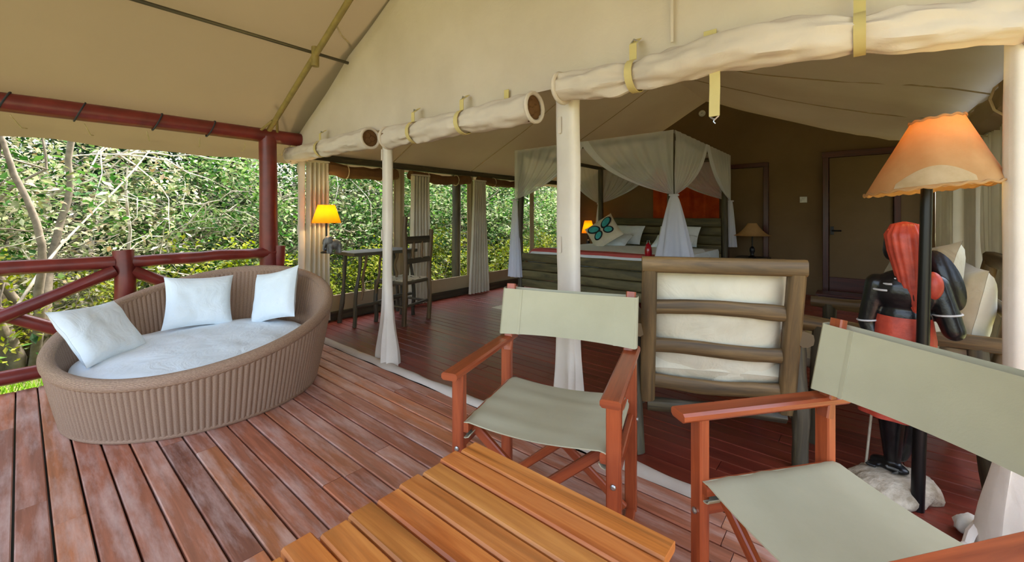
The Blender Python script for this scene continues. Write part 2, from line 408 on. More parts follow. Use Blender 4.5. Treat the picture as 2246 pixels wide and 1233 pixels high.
# ---- deck and tent floor, plank by plank
deck = struct(MB().box((0.33, 1.4, -0.075), (3.1, 6.0, 0.07)).build('floor', M['black']), 'weathered red-brown plank deck of the veranda')  # black slab added under the planks stands in for shade in the gaps
def lay(parent, x0, x1, pitch, y0, y1, mat, gap, th, lens, seed, z=0.0):
    rnd = random.Random(seed); i = 0; x = x0
    while x < x1 - 0.02:
        y = y0 - rnd.random() * lens[0]
        while y < y1 - 0.02:
            e = y + rnd.uniform(*lens); a, b = max(y, y0), min(e, y1)
            if y1 - b < 0.3: b = y1; e = y1
            if b - a > 0.06:
                L = b - a - 0.003; wd = min(pitch, x1 - x) - gap
                mb = MB().beam((0, -L / 2, -th / 2), (0, L / 2, -th / 2), wd, th, (0, 0, 1), 0.004)
                o = mb.build('plank', mat, parent, 30)
                o.location = (x + wd / 2, (a + b) / 2, z + rnd.uniform(-0.0012, 0.0012))
            y = e
        x += pitch
lay(deck, X0B - 12 * PITCH, DECK_X1, PITCH, -1.6, DECK_Y1, M['deck'], 0.0075, 0.032, (1.1, 2.6), 11)
tfloor = struct(MB().box((4.88, 1.93, -0.075), (5.92, 5.5, 0.07)).build('floor', M['black']), 'glossy dark red plank floor inside the tent')  # black slab below the boards again, seen as dark gaps
lay(tfloor, 1.93, 7.80, 0.096, -0.72, 4.62, M['floor'], 0.0025, 0.034, (1.6, 3.2), 5)
trim = struct(MB().beam((-1.2, DECK_Y1 + .012, -0.09), (1.9, DECK_Y1 + .012, -0.09), 0.02, 0.16).build('trim_1', M['redpaint']))

# ---- ground
def gz(x, y): return -0.34 + 0.10 * nz(x, y, 0, 0.3) + 0.05 * max(0, y - 7)
ground = MB().sheet(lambda u, v: (-40 + 90 * u, -40 + 90 * v, gz(-40 + 90 * u, -40 + 90 * v)), 90, 90).build('ground', M['soil'])
struct(ground, 'leaf-strewn ground around the tent')

# ---- flysheet
FLYP = [(5.00, 1.80), (4.90, 1.885), (4.50, 2.07), (3.52, 2.62), (2.05, 3.30)]
def flyz(Y):
    if Y < 2.05: return 3.30 - 0.355 * (2.05 - Y)
    for (a, za), (b, zb) in zip(FLYP, FLYP[1:]):
        if Y >= b: return za + (zb - za) * (a - Y) / (a - b)
    return FLYP[-1][1]
ys = [5.00, 4.95, 4.90, 4.8, 4.65, 4.5, 4.3, 4.0, 3.75, 3.52, 3.2, 2.8, 2.4, 2.05, 1.7, 1.3, 0.9, .58, .2, -.2, -.4, -.7, -.85, -.9]
def flyf(u, v):
    k = v * (len(ys) - 1); i = min(int(k), len(ys) - 2); Y = ys[i] + (ys[i + 1] - ys[i]) * (k - i)
    X = -1.3 + 9.8 * u; z = flyz(Y)
    sag = 0.03 * math.sin(math.pi * min(1, max(0, (4.5 - Y) / 0.98))) + 0.02 * nz(X, Y, 0, 0.9)
    if Y > 4.86: z += 0.012 * math.sin(X * 9)
    return (X, Y, z - sag + 0.012 * nz(X * 2, Y * .6, 4))
fly = MB().sheet(flyf, 60, 46, 0.004).build('ceiling', M['fly'])
struct(fly, 'tan canvas flysheet stretched over veranda and tent')

# ---- inner tent ceiling (sagging cloth)
def gtop(Y):                                     # top edge of the front gable
    a = abs(Y - 2.05); return 3.24 - 0.40 * a + 0.022 * a * a * (1 if a < 2.8 else 1)
def innerf(u, v):
    X = 1.97 + 5.75 * u; Y = 4.66 - 5.40 * v
    a = Y - 2.05
    z = (3.20 - 0.51 * a) if a > 0 else (3.20 - 0.40 * -a)
    t = min(1, abs(a) / 2.6)
    z -= (0.10 if a < 0 else 0.03) * math.sin(math.pi * t) * (1 + 0.4 * math.sin(X * 3))
    z += 0.03 * nz(X * 1.3, Y * 1.3, 2.2) * math.sin(math.pi * t)
    if Y < 0.3: z += 0.02 * math.sin((X + Y * 1.4) * 16) * min(1, (0.3 - Y))
    return (X, Y, max(z, 1.84))
struct(MB().sheet(innerf, 60, 48, 0.004).build('ceiling', M['inner']), 'pale inner tent roof cloth sagging above the bed')
# seams taped along the inner roof
for k, X in enumerate((3.1, 4.5, 5.9)):
    pts = []
    for j in range(25):
        p = Vector(innerf((X - 1.97) / 5.75, j / 24)); pts.append(p - Vector((0, 0, 0.004)))
    struct(MB().tube(pts, 0.006, 5).build('trim_%d' % (k + 2), M['wallcanvas']))

# ---- back wall with its two doors
def backf(u, v):
    Y = 4.68 - 5.42 * u; top = innerf(1, u)[2] + 0.05; z = top * v
    return (7.74 + 0.015 * nz(Y, z, 1, 1.2), Y, z)
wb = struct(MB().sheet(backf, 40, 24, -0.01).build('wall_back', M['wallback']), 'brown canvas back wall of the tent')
def door(n, ya, yb, top, panelmat, label, handle, X=7.70, kick=True, fw=0.09):
    o = bpy.data.objects.new('door_%d' % n, None); COL.objects.link(o); o.location = (X, (ya + yb) / 2, 0); struct(o, label)
    wd = ya - yb
    for sg in (1, -1): MB().beam((0, sg * (wd / 2 - fw / 2), 0), (0, sg * (wd / 2 - fw / 2), top), fw, 0.07).build('door_jamb', M['darkred'], o)
    MB().beam((0, -wd / 2, top + fw / 2), (0, wd / 2, top + fw / 2), 0.07, fw).build('door_head', M['darkred'], o)
    MB().box((0.012, 0, top / 2 + .04), (0.025, wd - 2 * fw, top - .08)).build('door_panel', panelmat, o)
    if kick:
        MB().beam((-0.01, -(wd / 2 - fw), 0.20), (-0.01, (wd / 2 - fw), 0.20), 0.03, 0.2).build('kick_board', M['darkred'], o)
    if handle:
        h = MB().tube([(-0.02, wd / 2 - fw - .03, 0.98), (-0.075, wd / 2 - fw - .03, 0.98), (-0.08, wd / 2 - fw - .14, 0.98)], 0.011, 8)
        h.box((-0.02, wd / 2 - fw - .03, 0.98), (0.012, 0.04, 0.12)).build('door_handle', M['black'], o)
    return o
d1 = at_X(1803, 600, 7.70).y; d2 = at_X(1978, 600, 7.70).y
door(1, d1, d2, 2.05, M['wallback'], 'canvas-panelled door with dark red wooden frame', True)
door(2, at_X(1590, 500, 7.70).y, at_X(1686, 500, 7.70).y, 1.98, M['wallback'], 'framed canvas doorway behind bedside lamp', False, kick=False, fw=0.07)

# ---- left wall: low canvas wall, canvas mullions; right wall: canvas
WLY = 4.64
def lowwall(u, v):
    X = 2.04 + 5.71 * u; return (X, WLY + 0.02 * nz(X * 2, v * 2, 1), 0.28 * v)
wl = struct(MB().sheet(lowwall, 40, 6, 0.02).build('wall_left', M['wallcanvas']), 'low canvas wall with open windows along the tent side')
for X, wd in ((3.22, 0.16), (4.52, 0.12), (6.1, 0.12)):
    MB().sheet(lambda u, v: (X - wd / 2 + wd * u + 0.008 * nz(v * 3, X, 1), WLY + 0.01 + 0.012 * math.sin(u * 9), 0.02 + 1.86 * v), 6, 12, 0.012).build('mullion', M['wallcanvas'], wl)
MB().sheet(lambda u, v: (7.0 + 0.74 * u, WLY, 0.26 + 1.66 * v), 8, 10, 0.012).build('end_panel', M['wallcanvas'], wl)
MB().beam((2.02, WLY + .02, 1.86), (7.7, WLY + .02, 1.86), 0.07, 0.10).build('head_rail', M['rusticdark'], wl)
MB().beam((2.04, WLY - .02, 0.05), (7.7, WLY - .02, 0.05), 0.03, 0.10).build('base_board', M['rusticdark'], wl)
WRY = -0.76
wr = struct(MB().sheet(lambda u, v: (2.35 + 5.4 * u, WRY + .015 * nz(u * 9, v * 3, 4), .30 * v), 40, 6, -0.015).build('wall_right', M['wallcanvas']), 'low canvas wall with curtained windows behind the easy chair')
for X, wd in ((2.42, .12), (4.25, .12), (5.25, .10), (6.9, .3), (7.52, .52)):
    MB().sheet(lambda u, v: (X - wd / 2 + wd * u, WRY - .01 + .012 * math.sin(u * 9), .02 + 2.1 * v), 6, 12, -.012).build('mullion', M['wallcanvas'], wr)
MB().beam((2.35, WRY - .02, 2.02), (7.72, WRY - .02, 2.02), .07, .20).build('head_rail', M['rusticdark'], wr)
# rolled window flaps hanging under the head rail of the left wall
def wroll(xa, xb, z, r, label, seed, sag=0.03, Y=WLY - 0.06, mat='rollin'):
    pts = []; rr = []
    for i in range(17):
        t = i / 16; pts.append((xa + (xb - xa) * t, Y, z - sag * math.sin(math.pi * t) + 0.012 * nz(t * 5, seed, 0))); rr.append(r * (1 + 0.22 * nz(t * 6, seed, 3)))
    o = thing('rolled_window_flap', label, 'canvas flap', ((xa + xb) / 2, Y, z))
    c = MB().tube(pts, rr, 12, True, 0.25, seed).build('canvas_roll', M[mat], o); c.location = -Vector(o.location)
    for t in (0.25, 0.75):
        x = xa + (xb - xa) * t; s = MB().tube([(x + .004 * math.cos(a), Y + (r + .012) * math.cos(a), z - sag * .7 + (r + .012) * math.sin(a)) for a in [k * math.pi / 6 for k in range(13)]], 0.006, 5).build('tie_cord', M['cord'], o)
        s.location = -Vector(o.location)
    return o
wroll(2.22, 3.12, 1.73, 0.07, 'brown rolled canvas window flap above the desk lamp', 1)
wroll(3.34, 4.42, 1.74, 0.065, 'brown rolled canvas window flap behind rustic desk chair', 2)
wroll(4.62, 6.0, 1.76, 0.06, 'rolled canvas window flap beside the bed canopy', 3)
wroll(2.9, 4.2, 1.82, 0.10, 'plump rolled canvas flap above the gathered right-hand curtain', 4, Y=-0.62, mat='wallcanvas')

# ---- front gable canvas
def gable(u, v):
    Y = 4.76 - 5.30 * u; bot = 1.90; top = max(gtop(Y), bot + 0.06)
    if Y > 4.0: top = bot + 0.06 + (gtop(4.0) - bot - 0.06) * ((4.76 - Y) / 0.76) ** 0.75
    z = bot + (top - bot) * v
    return (frontX(Y) + 0.015 * nz(Y * 1.5, z * 2, 3) + 0.010 * nz(Y * 6, z * 2.5, 7) * (1 - v), Y, z)
wf = struct(MB().sheet(gable, 72, 18, 0.005).build('wall_front', M['tent']), 'cream canvas front gable of the tent')
MB().tube([Vector(gable(i / 60, 1)) + Vector((-.004, 0, 0)) for i in range(61)], 0.008, 6).build('gable_hem', M['tent'], wf)
# small sewn patches on the gable
for (px, py, wd, ht) in ((1112, 208, .035, .06), (1558, 80, .05, .05), (1475, 10, .012, .85)):
    p = at_X(px, py, 1.885)
    if ht > .3: p.z = 2.40
    MB().box((p.x - .004, p.y, p.z), (0.006, wd, ht), 0.002).build('sewn_patch' if ht < .3 else 'seam_tape', M['strap'] if ht < .3 else M['tent'], wf)

# ---- wooden eave beam, corner post, rafter pole, purlin
ob = thing('eave_beam', 'red-brown painted log beam under the edge of the flysheet', 'beam', (-1.3, 4.5, 1.97))
log((0, 0, 0), (3.2, 0, 0.02), 0.066, 4, 0.05, 20, 0.02, 14).build('beam', M['redpaint'], ob)
for i, px in enumerate((8, 175, 345, 462)):
    p = at_Y(px, 240, 4.5); x = p.x + 1.3
    MB().tube([(x + .03 * math.sin(a), .074 * math.cos(a), .02 * x / 3.2 + .074 * math.sin(a)) for a in [k * math.pi / 8 for k in range(17)]], 0.006, 6).build('rope_tie', M['rope'], ob)
for i in range(7):
    x = 0.9 + i * 0.36
    MB().tube([(x, .03, -.07), (x + .05, .25, -.12), (x + .08, .42, -.10)], 0.0035, 5).build('lacing_cord', M['cord'], ob)
pc = at_Y(594, 500, 4.5)
op = thing('corner_post', 'tall red-brown log post at deck corner beside the tent', 'post', (pc.x, 4.5, -0.35))
log((0, 0, 0), (-.03, 0, 2.33), 0.086, 9, 0.04, 14, 0.02, 16, 0.078).build('post_log', M['redpaint'], op)
orf = thing('rafter_pole', 'khaki metal rafter pole rising from deck corner post', 'tent pole', (pc.x - .03, 4.46, 2.04))
MB().tube([(0, 0, 0), (0, -2.41, 1.20)], 0.024, 10).build('pole', M['khaki'], orf)
MB().tube([(0.10, .06, -.05), (0.02, -.14, 0.07)], 0.012, 8).build('fork_brace', M['khaki'], orf)
MB().tube([(-.10, .06, -.05), (-.02, -.14, 0.07)], 0.012, 8).build('fork_brace', M['khaki'], orf)
MB().tube([(0, -.99, .40), (0, -.99, .56)], 0.03, 10).build('clamp', M['khaki'], orf)
tag(MB().tube([(-1.3, 3.52, 2.568), (8.2, 3.52, 2.568)], 0.014, 8).build('purlin_pole', M['rusticdark']), 'thin dark purlin pole running under the flysheet', 'tent pole')
for i, (a, b) in enumerate((((735, 50), (772, 102)), ((622, 205), (648, 275)))):
    p = at_X(a[0], a[1], pc.x + .0); q = at_X(b[0], b[1], 1.89)
    tag(MB().tube([p, p.lerp(q, .35) + Vector((0, 0, -.03)), p.lerp(q, .7) + Vector((0.01, 0.01, -.01)), q], 0.008, 6).build('guy_cord', M['cord']),
        ('upper' if i == 0 else 'lower') + ' pale cord tying gable edge to the khaki rafter pole', 'cord')

# ---- railing of log rails
rl = thing('deck_railing', 'red-brown log railing with crossed braces along deck end', 'railing', (0.5, 4.5, 0.0))
def rail(name, p0, p1, r, seed, wob=0.1):
    o = log(p0, p1, r, seed, wob, 16, 0.05, 12).build(name, M['redpaint'], rl); o.location = (-0.5, -4.5, 0); return o
pp = at_Y(270, 600, 4.5); px0 = pp.x
rail('rail_post', (px0, 4.5, -.30), (px0, 4.5, 0.925), 0.066, 21, 0.05)
pe = at_Y(610, 545, 4.5)
rail('rail_post', (pe.x, 4.46, -.30), (pe.x, 4.46, 0.90), 0.05, 22, 0.05)
rail('rail_post', (-1.2, 4.5, -.30), (-1.2, 4.5, 0.92), 0.066, 23, 0.05)
rail('top_rail', (-1.2, 4.5, 0.835), (px0 - .05, 4.5, 0.835), 0.052, 24)
rail('top_rail', (px0 + .05, 4.5, 0.825), (pe.x - .03, 4.48, 0.84), 0.052, 25)
rail('bottom_rail', (-1.2, 4.5, 0.08), (px0 - .05, 4.5, 0.10), 0.05, 26)
rail('bottom_rail', (px0 + .05, 4.5, 0.10), (pe.x, 4.48, 0.10), 0.05, 27)
rail('brace', (px0 - .05, 4.47, 0.77), (-1.15, 4.47, 0.02), 0.045, 28)
a = at_Y(0, 690, 4.54); b = at_Y(120, 722, 4.54)
rail('brace', a + (a - b) * 2.6, a + (b - a) * 3.6, 0.045, 29)
rail('brace', (px0 + .05, 4.47, 0.76), (pe.x - .1, 4.47, 0.15), 0.045, 30)

# ---- canvas sleeves over the front poles
def sleeve(Xc, Yc, wd, top, flare, label, seed, fl=0.35, tw=0.0):
    o = thing('pole_sleeve', label, 'tent pole', (Xc, Yc, 0))
    def f(u, v):
        a = 2 * math.pi * u; z = top * v; k = math.exp(-(z / fl) ** 2) if flare else 0
        hw = wd / 2 * (1 + 0.04 * nz(seed, z * 3, 1)) + k * flare; hd = 0.035 + 0.3 * k * flare
        ca, sa = math.cos(a), math.sin(a)
        y = hw * (abs(ca) ** .6) * (1 if ca > 0 else -1); x = hd * (abs(sa) ** .6) * (1 if sa > 0 else -1)
        x += 0.006 * nz(y * 14, z * 3, seed) + k * .02 * math.sin(a * 7)
        y += 0.012 * nz(z * 2, seed, 2)
        c, s_ = math.cos(tw), math.sin(tw)
        return (x * c - y * s_, x * s_ + y * c, z)
    MB().sheet(f, 40, 40).build('canvas_sleeve', M['sleeve'], o)
    MB().tube([(0, 0, 0), (0, 0, top)], 0.022, 8).build('inner_pole', M['khaki'], o)
    for k in (0.55, 0.9):
        MB().box((-0.036, wd * .2, top * k), (0.004, 0.02, 0.09), 0.001).build('toggle_tab', M['tent'], o)
    return o
p1 = at_X(655, 500, 1.93); p2 = at_X(843, 500, 1.93); p3 = at_X(1240, 500, 1.93)
sleeve(1.96, p1.y, 0.075, 1.89, 0.05, 'narrow cream canvas pole sleeve beside the corner post', 1, tw=R(-25))
sleeve(1.96, p2.y, 0.13, 1.89, 0.10, 'cream canvas pole sleeve with flared foot near wicker daybed', 2, 0.3, tw=R(-20))
sleeve(1.96, p3.y, 0.165, 1.89, 0.03, 'wide cream canvas pole sleeve in the middle of tent front', 3, tw=R(-20))
sleeve(2.30, -0.455, 0.15, 2.1, 0.085, 'cream canvas pole sleeve with spread hem beside statue lamp', 4, 0.32, tw=R(40))
# ---- sill strip of canvas along the tent front
def sill(u, v):
    Y = 4.5 - 4.75 * u; a = v * math.pi
    r = 0.028 * (1 + 0.3 * nz(Y * 4, 0, 2)); off = 0.02 * nz(Y * 2.2, 1, 0)
    return (frontX(Y) - 0.02 + off - r * math.cos(a) * 1.4, Y, r * math.sin(a) * 1.1)
struct(MB().sheet(sill, 120, 8).build('baseboard_front', M['tent']), 'rolled cream canvas hem lying along the tent front')
hp = [at_z(1632, 1104, .012), at_z(1800, 1170, .012), at_z(1930, 1212, .012), at_z(2018, 1222, .012), at_z(2085, 1215, .015), at_z(2118, 1195, .02), at_z(2128, 1170, .05), at_z(2160, 1130, .10)]
tag(MB().tube(hp, [.012, .014, .014, .013, .013, .014, .016, .012], 8, True, .2).build('canvas_hem', M['tent']), 'loose cream canvas hem curling round to the right-hand pole sleeve', 'canvas hem')

# ---- rolled door flaps of the front
def froll(name_label, ya, yb, z, r, seed, straps, endtube, wrk=0.18, sag=0.0, squash=1.0):
    o = thing('rolled_door_flap', name_label, 'canvas flap', (frontX((ya + yb) / 2) - .06, (ya + yb) / 2, z))
    L = Vector(o.location); n = 60
    def f(u, v):
        Y = ya + (yb - ya) * u; a = 2 * math.pi * v
        rr = r * (1 + wrk * nz(u * 7 + seed, math.cos(a) * 1.3, math.sin(a) * 1.3) + 0.5 * wrk * nz(u * 22, math.cos(a) * 2.5 + seed, math.sin(a) * 2.5))
        rr *= 1 + .07 * nz(u * 5 + seed * 3, a * 1.9 if a < 3.14 else (6.283 - a) * 1.9, 5) + .035 * math.sin(a * 7 + u * 9 + 3 * nz(u * 6, seed, 1))
        for st in straps: rr *= 1 + .05 * math.sin(a * 9) * math.exp(-((u - st) / 0.09) ** 2)
        for st in straps: rr *= 1 - 0.22 * math.exp(-((u - st) / 0.035) ** 2)
        zc = z - sag * math.sin(math.pi * u) * (0.8 + 0.4 * math.sin(u * 9))
        return (frontX(Y) - 0.06 + rr * math.cos(a) - L.x, Y - L.y, zc + rr * squash * math.sin(a) - L.z)
    MB().sheet(f, 110, 44).build('canvas_roll', M['tent'], o)
    for u in (0, 1):
        # open end: hem ring with brown lining inside
        Y = ya + (yb - ya) * u; sg = 1 if yb < ya else -1; sg = -sg if u == 1 else sg
        ring = []
        for k in range(21):
            a = 2 * math.pi * k / 20; ring.append((frontX(Y) - .06 + r * 1.02 * math.cos(a) - L.x, Y - L.y, z + r * squash * 1.02 * math.sin(a) - L.z))
        MB().tube(ring, 0.012, 8, False).build('end_hem', M['tent'], o)
        if endtube:
            d = Vector((frontX(Y) - .06 - L.x, Y - sg * .012 - L.y, z - L.z))
            mb = MB(); mb.tube([d + Vector((0, -sg * .03, 0)), d], [r * .95, r * .93], 20).build('dark_lining', M['rollin'], o)
            for q in range(3):
                c = d + Vector((r * .32 * math.cos(q * 2.1), sg * .002, r * .32 * math.sin(q * 2.1)))
                MB().tube([c, c + Vector((0, sg * .008, 0))], [r * .34, r * .22], 10).build('rolled_fold', M['rollin'], o)
    for st in straps:
        Y = ya + (yb - ya) * st
        zc = z - sag * math.sin(math.pi * st) * (0.8 + 0.4 * math.sin(st * 9)); cx = frontX(Y) - .06
        pts = []
        for k in range(15):
            a = -0.9 * math.pi + 1.75 * math.pi * k / 14 + math.pi * .15
            pts.append((cx - (r * .86) * math.cos(a), zc + (r * .86) * squash * math.sin(a)))
        pts = [(cx + .035, zc + r + .10)] + [(cx - .02, zc + r + .06)] + [(cx - r * .97 * math.cos(a), zc + r * .97 * squash * math.sin(a)) for a in [math.pi * (.42 - 1.2 * k / 10) for k in range(11)]]
        mb = MB().sheet(lambda u, v: (pts[min(int(round(u * 12)), 12)][0] - L.x, Y - L.y + (v - .5) * .034, pts[min(int(round(u * 12)), 12)][1] - L.z), 12, 2, 0.004)
        s = mb.build('strap', M['strap'], o)
        MB().tube([(cx + .0 - L.x, Y - L.y - .018, zc + r + .075 - L.z), (cx - .012 - L.x, Y - L.y, zc + r + .085 - L.z), (cx - L.x, Y - L.y + .018, zc + r + .075 - L.z)], 0.004, 6).build('buckle', M['steel'], s)
    return o
ra0, ra1 = at_X(640, 310, 1.84).y, at_X(812, 310, 1.84).y
rb0, rb1 = at_X(852, 300, 1.84).y, at_X(1172, 262, 1.84).y
froll('short rolled canvas door flap next to the corner post', ra0, ra1, 1.83, 0.078, 1, (0.45,), True)
froll('rolled canvas door flap with open brown end between pole sleeves', rb0, rb1, 1.80, 0.078, 2, (0.24, 0.60), True)
froll('long sagging rolled canvas door flap over the right-hand opening', at_X(1232, 225, 1.84).y, -0.44, 1.87, 0.082, 3, (0.245, 0.73), False, 0.26, 0.03, 0.9)
hs_ = at_X(1567, 180, 1.83)
oh = thing('hanging_strap', 'khaki webbing strap with steel hook dangling below the rolled flap', 'strap', hs_)
MB().sheet(lambda u, v: (0.004 * math.sin(v * 5), (u - .5) * .04, 0.06 - 0.20 * v), 2, 10, 0.004).build('webbing', M['strap'], oh)
MB().tube([(0, -.016, -.14), (0, 0, -.155), (0, .016, -.14)], 0.004, 6).build('hook_loop', M['steel'], oh)
MB().tube([(0, 0, -.150), (0, .003, -.162), (0, -.004, -.170)], 0.003, 6).build('snap_hook', M['steel'], oh)

# ================================================================== DECK FURNITURE
# ---- round wicker daybed
DB = Vector((0.83, 3.45, 0)); RB, RR = 0.68, 0.80
back = Vector((.234, .972, 0)); rgt = Vector((.972, -.234, 0))
db = thing('wicker_daybed', 'round brown wicker daybed with sloping rim on the deck', 'daybed', DB)
def rimz(a):
    d = Vector((math.cos(a), math.sin(a), 0)); c = d.dot(back); r = d.dot(rgt)
    pk = max(0, d.dot((back * .87 + rgt * .5).normalized()))
    return 0.50 + 0.155 * c + 0.09 * r + 0.05 * pk ** 2
def shell(sign):
    def f(u, v):
        a = 2 * math.pi * u; top = rimz(a); z = (0.015 if sign > 0 else 0.17) + (top - (0.015 if sign > 0 else 0.17)) * v
        rr = RB + (RR - RB) * (z / 0.62) ** 0.9
        rib = 0.008 * abs(math.sin(a * 78)) ** 0.8
        rr = rr + rib if sign > 0 else rr - 0.05 - rib * .8 - 0.02 * (1 - v)
        return (rr * math.cos(a), rr * math.sin(a), z)
    return f
sh = MB().sheet(shell(1), 936, 14, su=10, sv=1.0)
s2 = shell(-1); sh.sheet(lambda u, v: s2(1 - u, v), 936, 10, su=10, sv=1.0)
sh.build('wicker_shell', M['wicker'], db, 60)
pts = []
for k in range(121):
    a = 2 * math.pi * k / 120; z = rimz(a); rr = RB + (RR - RB) * (z / .62) ** .9 - 0.022
    pts.append((rr * math.cos(a), rr * math.sin(a), z))
MB().tube(pts, 0.036, 12, False).build('rolled_rim', M['wicker'], db, 80)
MB().tube([(RB * math.cos(a) * 1.0, RB * math.sin(a), 0.014) for a in [2 * math.pi * k / 90 for k in range(91)]], 0.014, 8, False).build('base_ring', M['wicker'], db)
MB().lathe([(0.0, .16), (.62, .16), (.62, .17), (0, .17)], n=40).build('seat_platform', M['wicker'], db)
def matt(u, v):
    a = 2 * math.pi * u; P = [(0.001, .175), (.59, .175), (.655, .20), (.672, .25), (.66, .30), (.61, .332), (.45, .345), (.25, .35), (0.001, .352)]
    k = v * 8; i = min(int(k), 7); t = k - i; r = P[i][0] * (1 - t) + P[i + 1][0] * t; z = P[i][1] * (1 - t) + P[i + 1][1] * t
    x, y = r * math.cos(a), r * math.sin(a)
    if v > .5: z += 0.012 * nz(x * 4, y * 4, 1) + 0.008 * nz(x * 11, y * 5, 3) + 0.035 * (x * .6 + y * .3)
    return (x * .985, y * .985, z)
tag(MB().sheet(matt, 72, 32).build('mattress', M['white'], db, 80), 'crumpled white round mattress')
def put_pillow(label, loc, yaw, tilt, roll, wd, ht, th, mat='white', seed=0, name='cushion', cat='cushion', piping=None):
    o = pillow_mb(wd, ht, th, seed).build(name, M[mat], None, 80); lean(o, loc, yaw, tilt, roll); return tag(o, label, cat)
cen = DB
def yawto(p, q): return math.atan2(q[1] - p[1], q[0] - p[0])
c1 = Vector((0.33, 3.63, .475)); c2 = Vector((0.90, 3.93, .535)); c3 = Vector((1.33, 3.62, .56))
put_pillow('white square cushion slumped against low left rim of wicker daybed', c1, R(-42), R(36), R(-4), .46, .40, .13, seed=1)
put_pillow('white square cushion upright at the back of wicker daybed', c2, R(-98), R(20), R(-3), .44, .40, .13, seed=2)
put_pillow('white square cushion tilted against high right rim of wicker daybed', c3, R(-158), R(20), R(14), .42, .42, .13, seed=3)

# ---- director's chairs
def director(label, loc, rz):
    o = thing('director_chair', label, 'chair', loc, rz); W = M['chairwood']; hw = .272
    for sx in (-1, 1):
        x = sx * hw
        MB().beam((x, .215, .02), (x, .215, .635), .046, .03, (0, 1, 0)).build('front_leg', W, o)
        MB().beam((x, -.215, .02), (x, -.215, .635), .046, .03, (0, 1, 0)).build('rear_leg', W, o)
        MB().beam((x * .955, -.20, .60), (x * .985, -.262, .885), .038, .026, (0, 1, 0)).build('back_post', W, o)
        ar = MB().beam((x, .285, .648), (x, -.275, .648), .062, .026, (0, 0, 1), .007)
        ar.build('armrest', W, o)
        MB().beam((x, .20, .385), (x, -.20, .385), .022, .045).build('side_stretcher', W, o)
        MB().beam((x, .30, .015), (x, -.29, .015), .036, .03).build('floor_runner', W, o)
        MB().beam((x * .90, .225, .452), (x * .90, -.215, .452), .03, .034).build('seat_rail', W, o)
        for y in (.215, -.215):
            b = MB(); b.lathe([(.001, 0), (.009, 0), (.009, .004), (.005, .007), (.001, .007)], n=8)
            q = b.build('bolt', M['steel'], o); q.location = (x, y + .016, .375 if y > 0 else .30) if y > 0 else (x + sx * .023, y, .385); q.rotation_euler = (R(-90), 0, 0) if y > 0 else (0, R(90 * sx), 0)
    for y, s in ((.175, 1), (-.175, 1)):
        MB().beam((-hw * .92, y, .045), (hw * .86, y, .44), .034, .02, (0, 1, 0)).build('cross_brace', W, o)
        MB().beam((hw * .92, y - .022, .045), (-hw * .86, y - .022, .44), .034, .02, (0, 1, 0)).build('cross_brace', W, o)
    def seat(u, v):
        x = -.262 + .524 * u; y = .225 - .44 * v; e = 1 - (2 * u - 1) ** 2
        z = .476 - .022 * e + .004 * nz(x * 4, y * 18, 2) + 0.004 * math.sin(y * 55) * e * .5
        if u < .05: z -= (0.05 - u) * .35
        if u > .95: z -= (u - .95) * .35
        return (x, y, z)
    tag(MB().sheet(seat, 30, 20, .004).build('seat_cloth', M['khakicloth'], o), 'khaki canvas seat')
    for sx in (-1, 1):
        MB().sheet(lambda u, v: (sx * (.245 + .022 * math.sin(u * math.pi * 1.5 - .4)), .222 - .43 * v, .441 + .026 * math.cos(u * math.pi * 1.5 - .4)), 8, 4, .003).build('seat_loop', M['khakicloth'], o)
    def bk(u, v):
        x = -.288 + .576 * u; t = v; e = 1 - (2 * u - 1) ** 2
        y = -.222 - .045 * t - .03 * e; z = .672 + .196 * t - .012 * e * (t - .3)
        return (x, y + .037, z)
    tag(MB().sheet(bk, 24, 10, .004).build('back_cloth', M['khakicloth'], o), 'khaki canvas back')
    tag(MB().sheet(lambda u, v: (bk(u, v)[0], bk(u, v)[1] - .056, bk(u, v)[2]), 24, 10, .003).build('back_cloth', M['khakicloth'], o), None)
    for sx in (-1, 1):
        MB().sheet(lambda u, v: (sx * (.286 + .012 * math.cos(u * math.pi - math.pi / 2)), -.222 - .045 * v + .009 - .029 * math.sin(u * math.pi - math.pi / 2), .672 + .196 * v), 8, 6, .003).build('back_sleeve', M['khakicloth'], o)
        MB().sheet(lambda u, v: (sx * (.205 + .012 * u), bk(.5 + sx * .37, v)[1] + .0035, bk(.5 + sx * .37, v)[2]), 2, 6, .002).build('stitched_hem', M['khakicloth'], o)
    return o
director("red-brown wooden director's chair with khaki canvas at the slatted table's far side", (1.30, .905, 0), math.atan2(-.30, -.954) - R(90))
director("red-brown wooden director's chair with khaki canvas beside the statue lamp", (1.235, 0.0, 0), math.atan2(.61, -.79) - R(90))

# ---- slatted table
tb = thing('slatted_table', 'low varnished wooden table of glossy orange-brown slats', 'table', (0.56, .61, 0))
xs = .915; k = 0; rnd = random.Random(4)
while xs > 0.17:
    wd = .0705; dy = [0, .012, .0, .006, -.004, .004, -.006, .02, 0.0, .005, 0][k % 11]
    mb = MB().beam((0, -.3025, 0), (0, .3025 + dy, 0), wd - .005, .024, (0, 0, 1), .005)
    s = mb.build('slat', M['table'], tb, 30); s.location = (xs - wd / 2 - .56, 0, .488); xs -= wd; k += 1
for y in (-.25, .25):
    MB().beam((-.36, y, .455), (.335, y, .455), .035, .042).build('batten', M['table'], tb)
for x in (-.33, .30):
    for y in (-.22, .22): MB().beam((x, y, 0), (x, y, .434), .042, .042, (0, 1, 0)).build('leg', M['table'], tb)
    MB().beam((x, -.2, .40), (x, .2, .40), .025, .05).build('apron', M['table'], tb)

